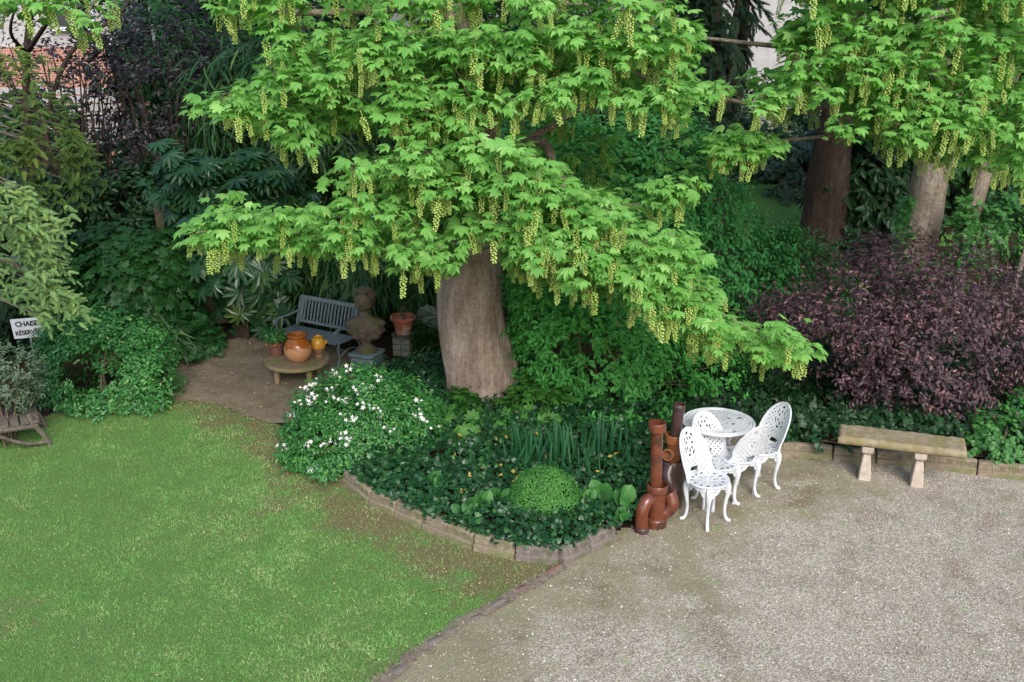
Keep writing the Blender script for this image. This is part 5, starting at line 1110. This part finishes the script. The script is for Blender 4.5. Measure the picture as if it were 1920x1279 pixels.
for j_ in range(25):
    ph = math.pi * j_ / 24
    for i in range(40):
        th = 2 * math.pi * i / 40; d = Vector((math.sin(ph) * math.cos(th), math.sin(ph) * math.sin(th), math.cos(ph)))
        k = 1 + .07 * math.sin(th * 7 + ph * 9) + .04 * math.sin(ph * 22 + 2 * math.sin(th * 3)); low = max(0, -d.z - .0)
        x, y, z = .14 * d.x * k, .14 * d.y * k + .045, .83 + .095 * d.z * k
        if d.y < -.05 and d.z < .3: y = max(y, .0 + .015 * math.sin(th * 8)); x *= 1 - .25 * min(1, .3 - d.z) 
        V.append((x, y, z))
for j_ in range(24):
    for i in range(40): F.append((j_ * 40 + i, j_ * 40 + (i + 1) % 40, j_ * 40 + 40 + (i + 1) % 40, j_ * 40 + 40 + i))
m.add(V, F)
for k in range(16):
    a = k * 2.4; m.tube(bez([(.03 + .04 * math.cos(a), .02 + .03 * math.sin(a), .87), (.045 + .05 * math.cos(a + .6), .02 + .04 * math.sin(a + .6), .9), (.04 + .02 * math.cos(a + 1.6), .02, .915)], 4), .016, 6)
for sx in (-1, 1):
    for k in range(4): m.tube(bez([(sx * (.08 + .012 * k), .03 * k - .06, .87), (sx * (.118 + .006 * k), .03 * k - .03, .8), (sx * .118, .03 * k + .0, .74), (sx * .09, .05 + .01 * k, .66)], 5), .02, 6)
m.obj('hair', M['statue'], bo, angle=80)
m = MB()
for k in range(5):                                                                              # slung folds of the drape
    yy = -.13 + .012 * k; m.tube(bez([(-.235 + .015 * k, -.02, .455 - .02 * k), (-.13, -.1, .41 - .035 * k), (-.01 + .02 * k, -.145, .345 - .03 * k), (.12, -.11, .4 - .035 * k), (.235 - .012 * k, -.02, .47 - .025 * k)], 6), .014, 6)
m.obj('drapery', M['statue'], bo, angle=80); bo.scale = (.96, .96, .93)

# ------------------------------------------------------------------ terracotta pot on pier, boulder
pp_ = G(757, 668)
o = thing('stone_pier', 'short grey stone pier with round cap under the terracotta pot', 'pedestal', (pp_[0], pp_[1] + .08, 0), -.25)
m = MB()
for i in range(3):
    for sx in (-1, 1): m.bevbox((sx * .063, 0, .045 + i * .088), (.12, .24, .083), .008)
m.obj('pier_body', M['pier'], o); m = MB(); m.lathe([(.12, .264), (.165, .272), (.17, .29), (.16, .305), (.01, .306)], 32); m.obj('cap', M['statue'], o)
o = thing('terracotta_pot', 'orange terracotta pot with wide white stained rim and feathery plant on the stone pier', 'potted plant', (pp_[0], pp_[1] + .08, .307))
m = MB(); m.lathe([(.10, 0), (.105, .01), (.145, .18), (.175, .2), (.178, .245), (.17, .25), (.155, .25), (.14, .2), (.001, .19)], 36); m.obj('pot', M['terra'], o)
m = MB(); [m.tube(bez([(0, 0, .19), (random.gauss(0, .03), random.gauss(0, .03), .35), (random.gauss(0, .08), random.gauss(0, .06), random.uniform(.5, .65))], 4), .006, 5) for _ in range(7)]; m.obj('stem', M['twig'], o)
n = 900; q = nrm(rng.normal(size=(n, 3))) * (rng.random((n, 1)) ** .5) * [.15, .15, .22] + [0, 0, .5]; v, f = scatter(LANCE, q, randdir(n), nrm(randdir(n) + [0, 0, .6]), rng.uniform(.05, .09, n)); npobj('foliage', v, f, M['darkleaf2'], o, rnd=rr(rng.random(n), len(LANCE[0])))
pr = G(800, 662); m = MB(); V = []; F = []
for j_ in range(15):
    for i in range(24):
        ph = math.pi * j_ / 14; th = 2 * math.pi * i / 24; d = np.array([math.sin(ph) * math.cos(th), math.sin(ph) * math.sin(th), math.cos(ph)]); k = 1 + .16 * vnoise(d, 2.4, 3) + .07 * vnoise(d, 6, 1)
        V.append(d * k * [.17, .15, .34] + [0, 0, .26])
for j_ in range(14):
    for i in range(24): F.append((j_ * 24 + i, j_ * 24 + (i + 1) % 24, j_ * 24 + 24 + (i + 1) % 24, j_ * 24 + 24 + i))
m.add(V, F); o = m.obj('standing_stone', M['pier'], angle=80); o.location = (pr[0], pr[1] + .25, 0); tag(o, 'rough grey standing stone in the shade between terracotta pot and big trunk', 'stone')

# ------------------------------------------------------------------ sign
SY = 11.75; c1 = atY(23, 596, SY); c2 = atY(80, 634, SY); sc_ = (c1 + c2) / 2; sw, sh = .365, .25
o = thing('small_sign', 'small white hand lettered board on a thin grey post below the spruce', 'sign', (sc_[0] + .02, SY, 0), R(4))
m = MB(); m.bevbox((-.02, 0, sc_[2]), (sw, .012, sh), .003, Matrix.Rotation(R(-4), 3, 'Y')); m.obj('board', M['signw'], o)
m = MB(); m.tube([(.0, .02, 0), (-.01, .02, sc_[2] + .02)], .014, 8); m.obj('post', M['pipe_metal'], o)
def text(s, size, x, z, parent, rot):
    cu = bpy.data.curves.new('t', 'FONT'); cu.body = s; cu.size = size; cu.extrude = .001; cu.offset = size * .028; cu.align_x = 'CENTER'; cu.align_y = 'CENTER'; cu.space_character = .92
    t = bpy.data.objects.new('t', cu); C.objects.link(t); bpy.context.view_layer.update(); me = bpy.data.meshes.new_from_object(t.evaluated_get(bpy.context.evaluated_depsgraph_get())); bpy.data.objects.remove(t)
    me.materials.clear(); me.materials.append(M['black']); q = link(bpy.data.objects.new('lettering', me), parent); q.location = (x, -.0085, z); q.rotation_euler = (R(90), R(rot), 0)
text('CHAISE', .088, -.02, sc_[2] + .055, o, -4); text('RÉSERVÉE', .078, -.015, sc_[2] - .055, o, -6)

# ------------------------------------------------------------------ wooden lounger at the left edge
pw = G(88, 802); o = thing('wooden_lounger', 'weathered grey wooden lounger with curved legs cut off by the left edge of the lawn', 'lounger', (pw[0], pw[1], 0), R(-152))
for sy in (0, .58):
    m = MB(); m.tube(bez([(0, sy, .0), (.05, sy, .14), (.14, sy, .3), (.17, sy, .42)], 6), .03, 8, flat=.7); m.tube(bez([(.0, sy, .06), (.2, sy, .07), (.4, sy, .16), (.62, sy, .32), (.8, sy, .5), (1.3, sy, .62)], 6), .028, 8, flat=.7); m.tube([(.1, sy, .27), (.5, sy, .28), (1.5, sy, .3)], .028, 8); m.tube([(1.4, sy, 0), (1.42, sy, .3)], .028, 8); m.obj('side_frame', M['woodgrey'], o)
for i in range(13):
    m = MB(); m.bevbox((.12 + i * .1, .29, .315), (.085, .62, .02), .004); m.obj('slat', M['woodgrey'], o)
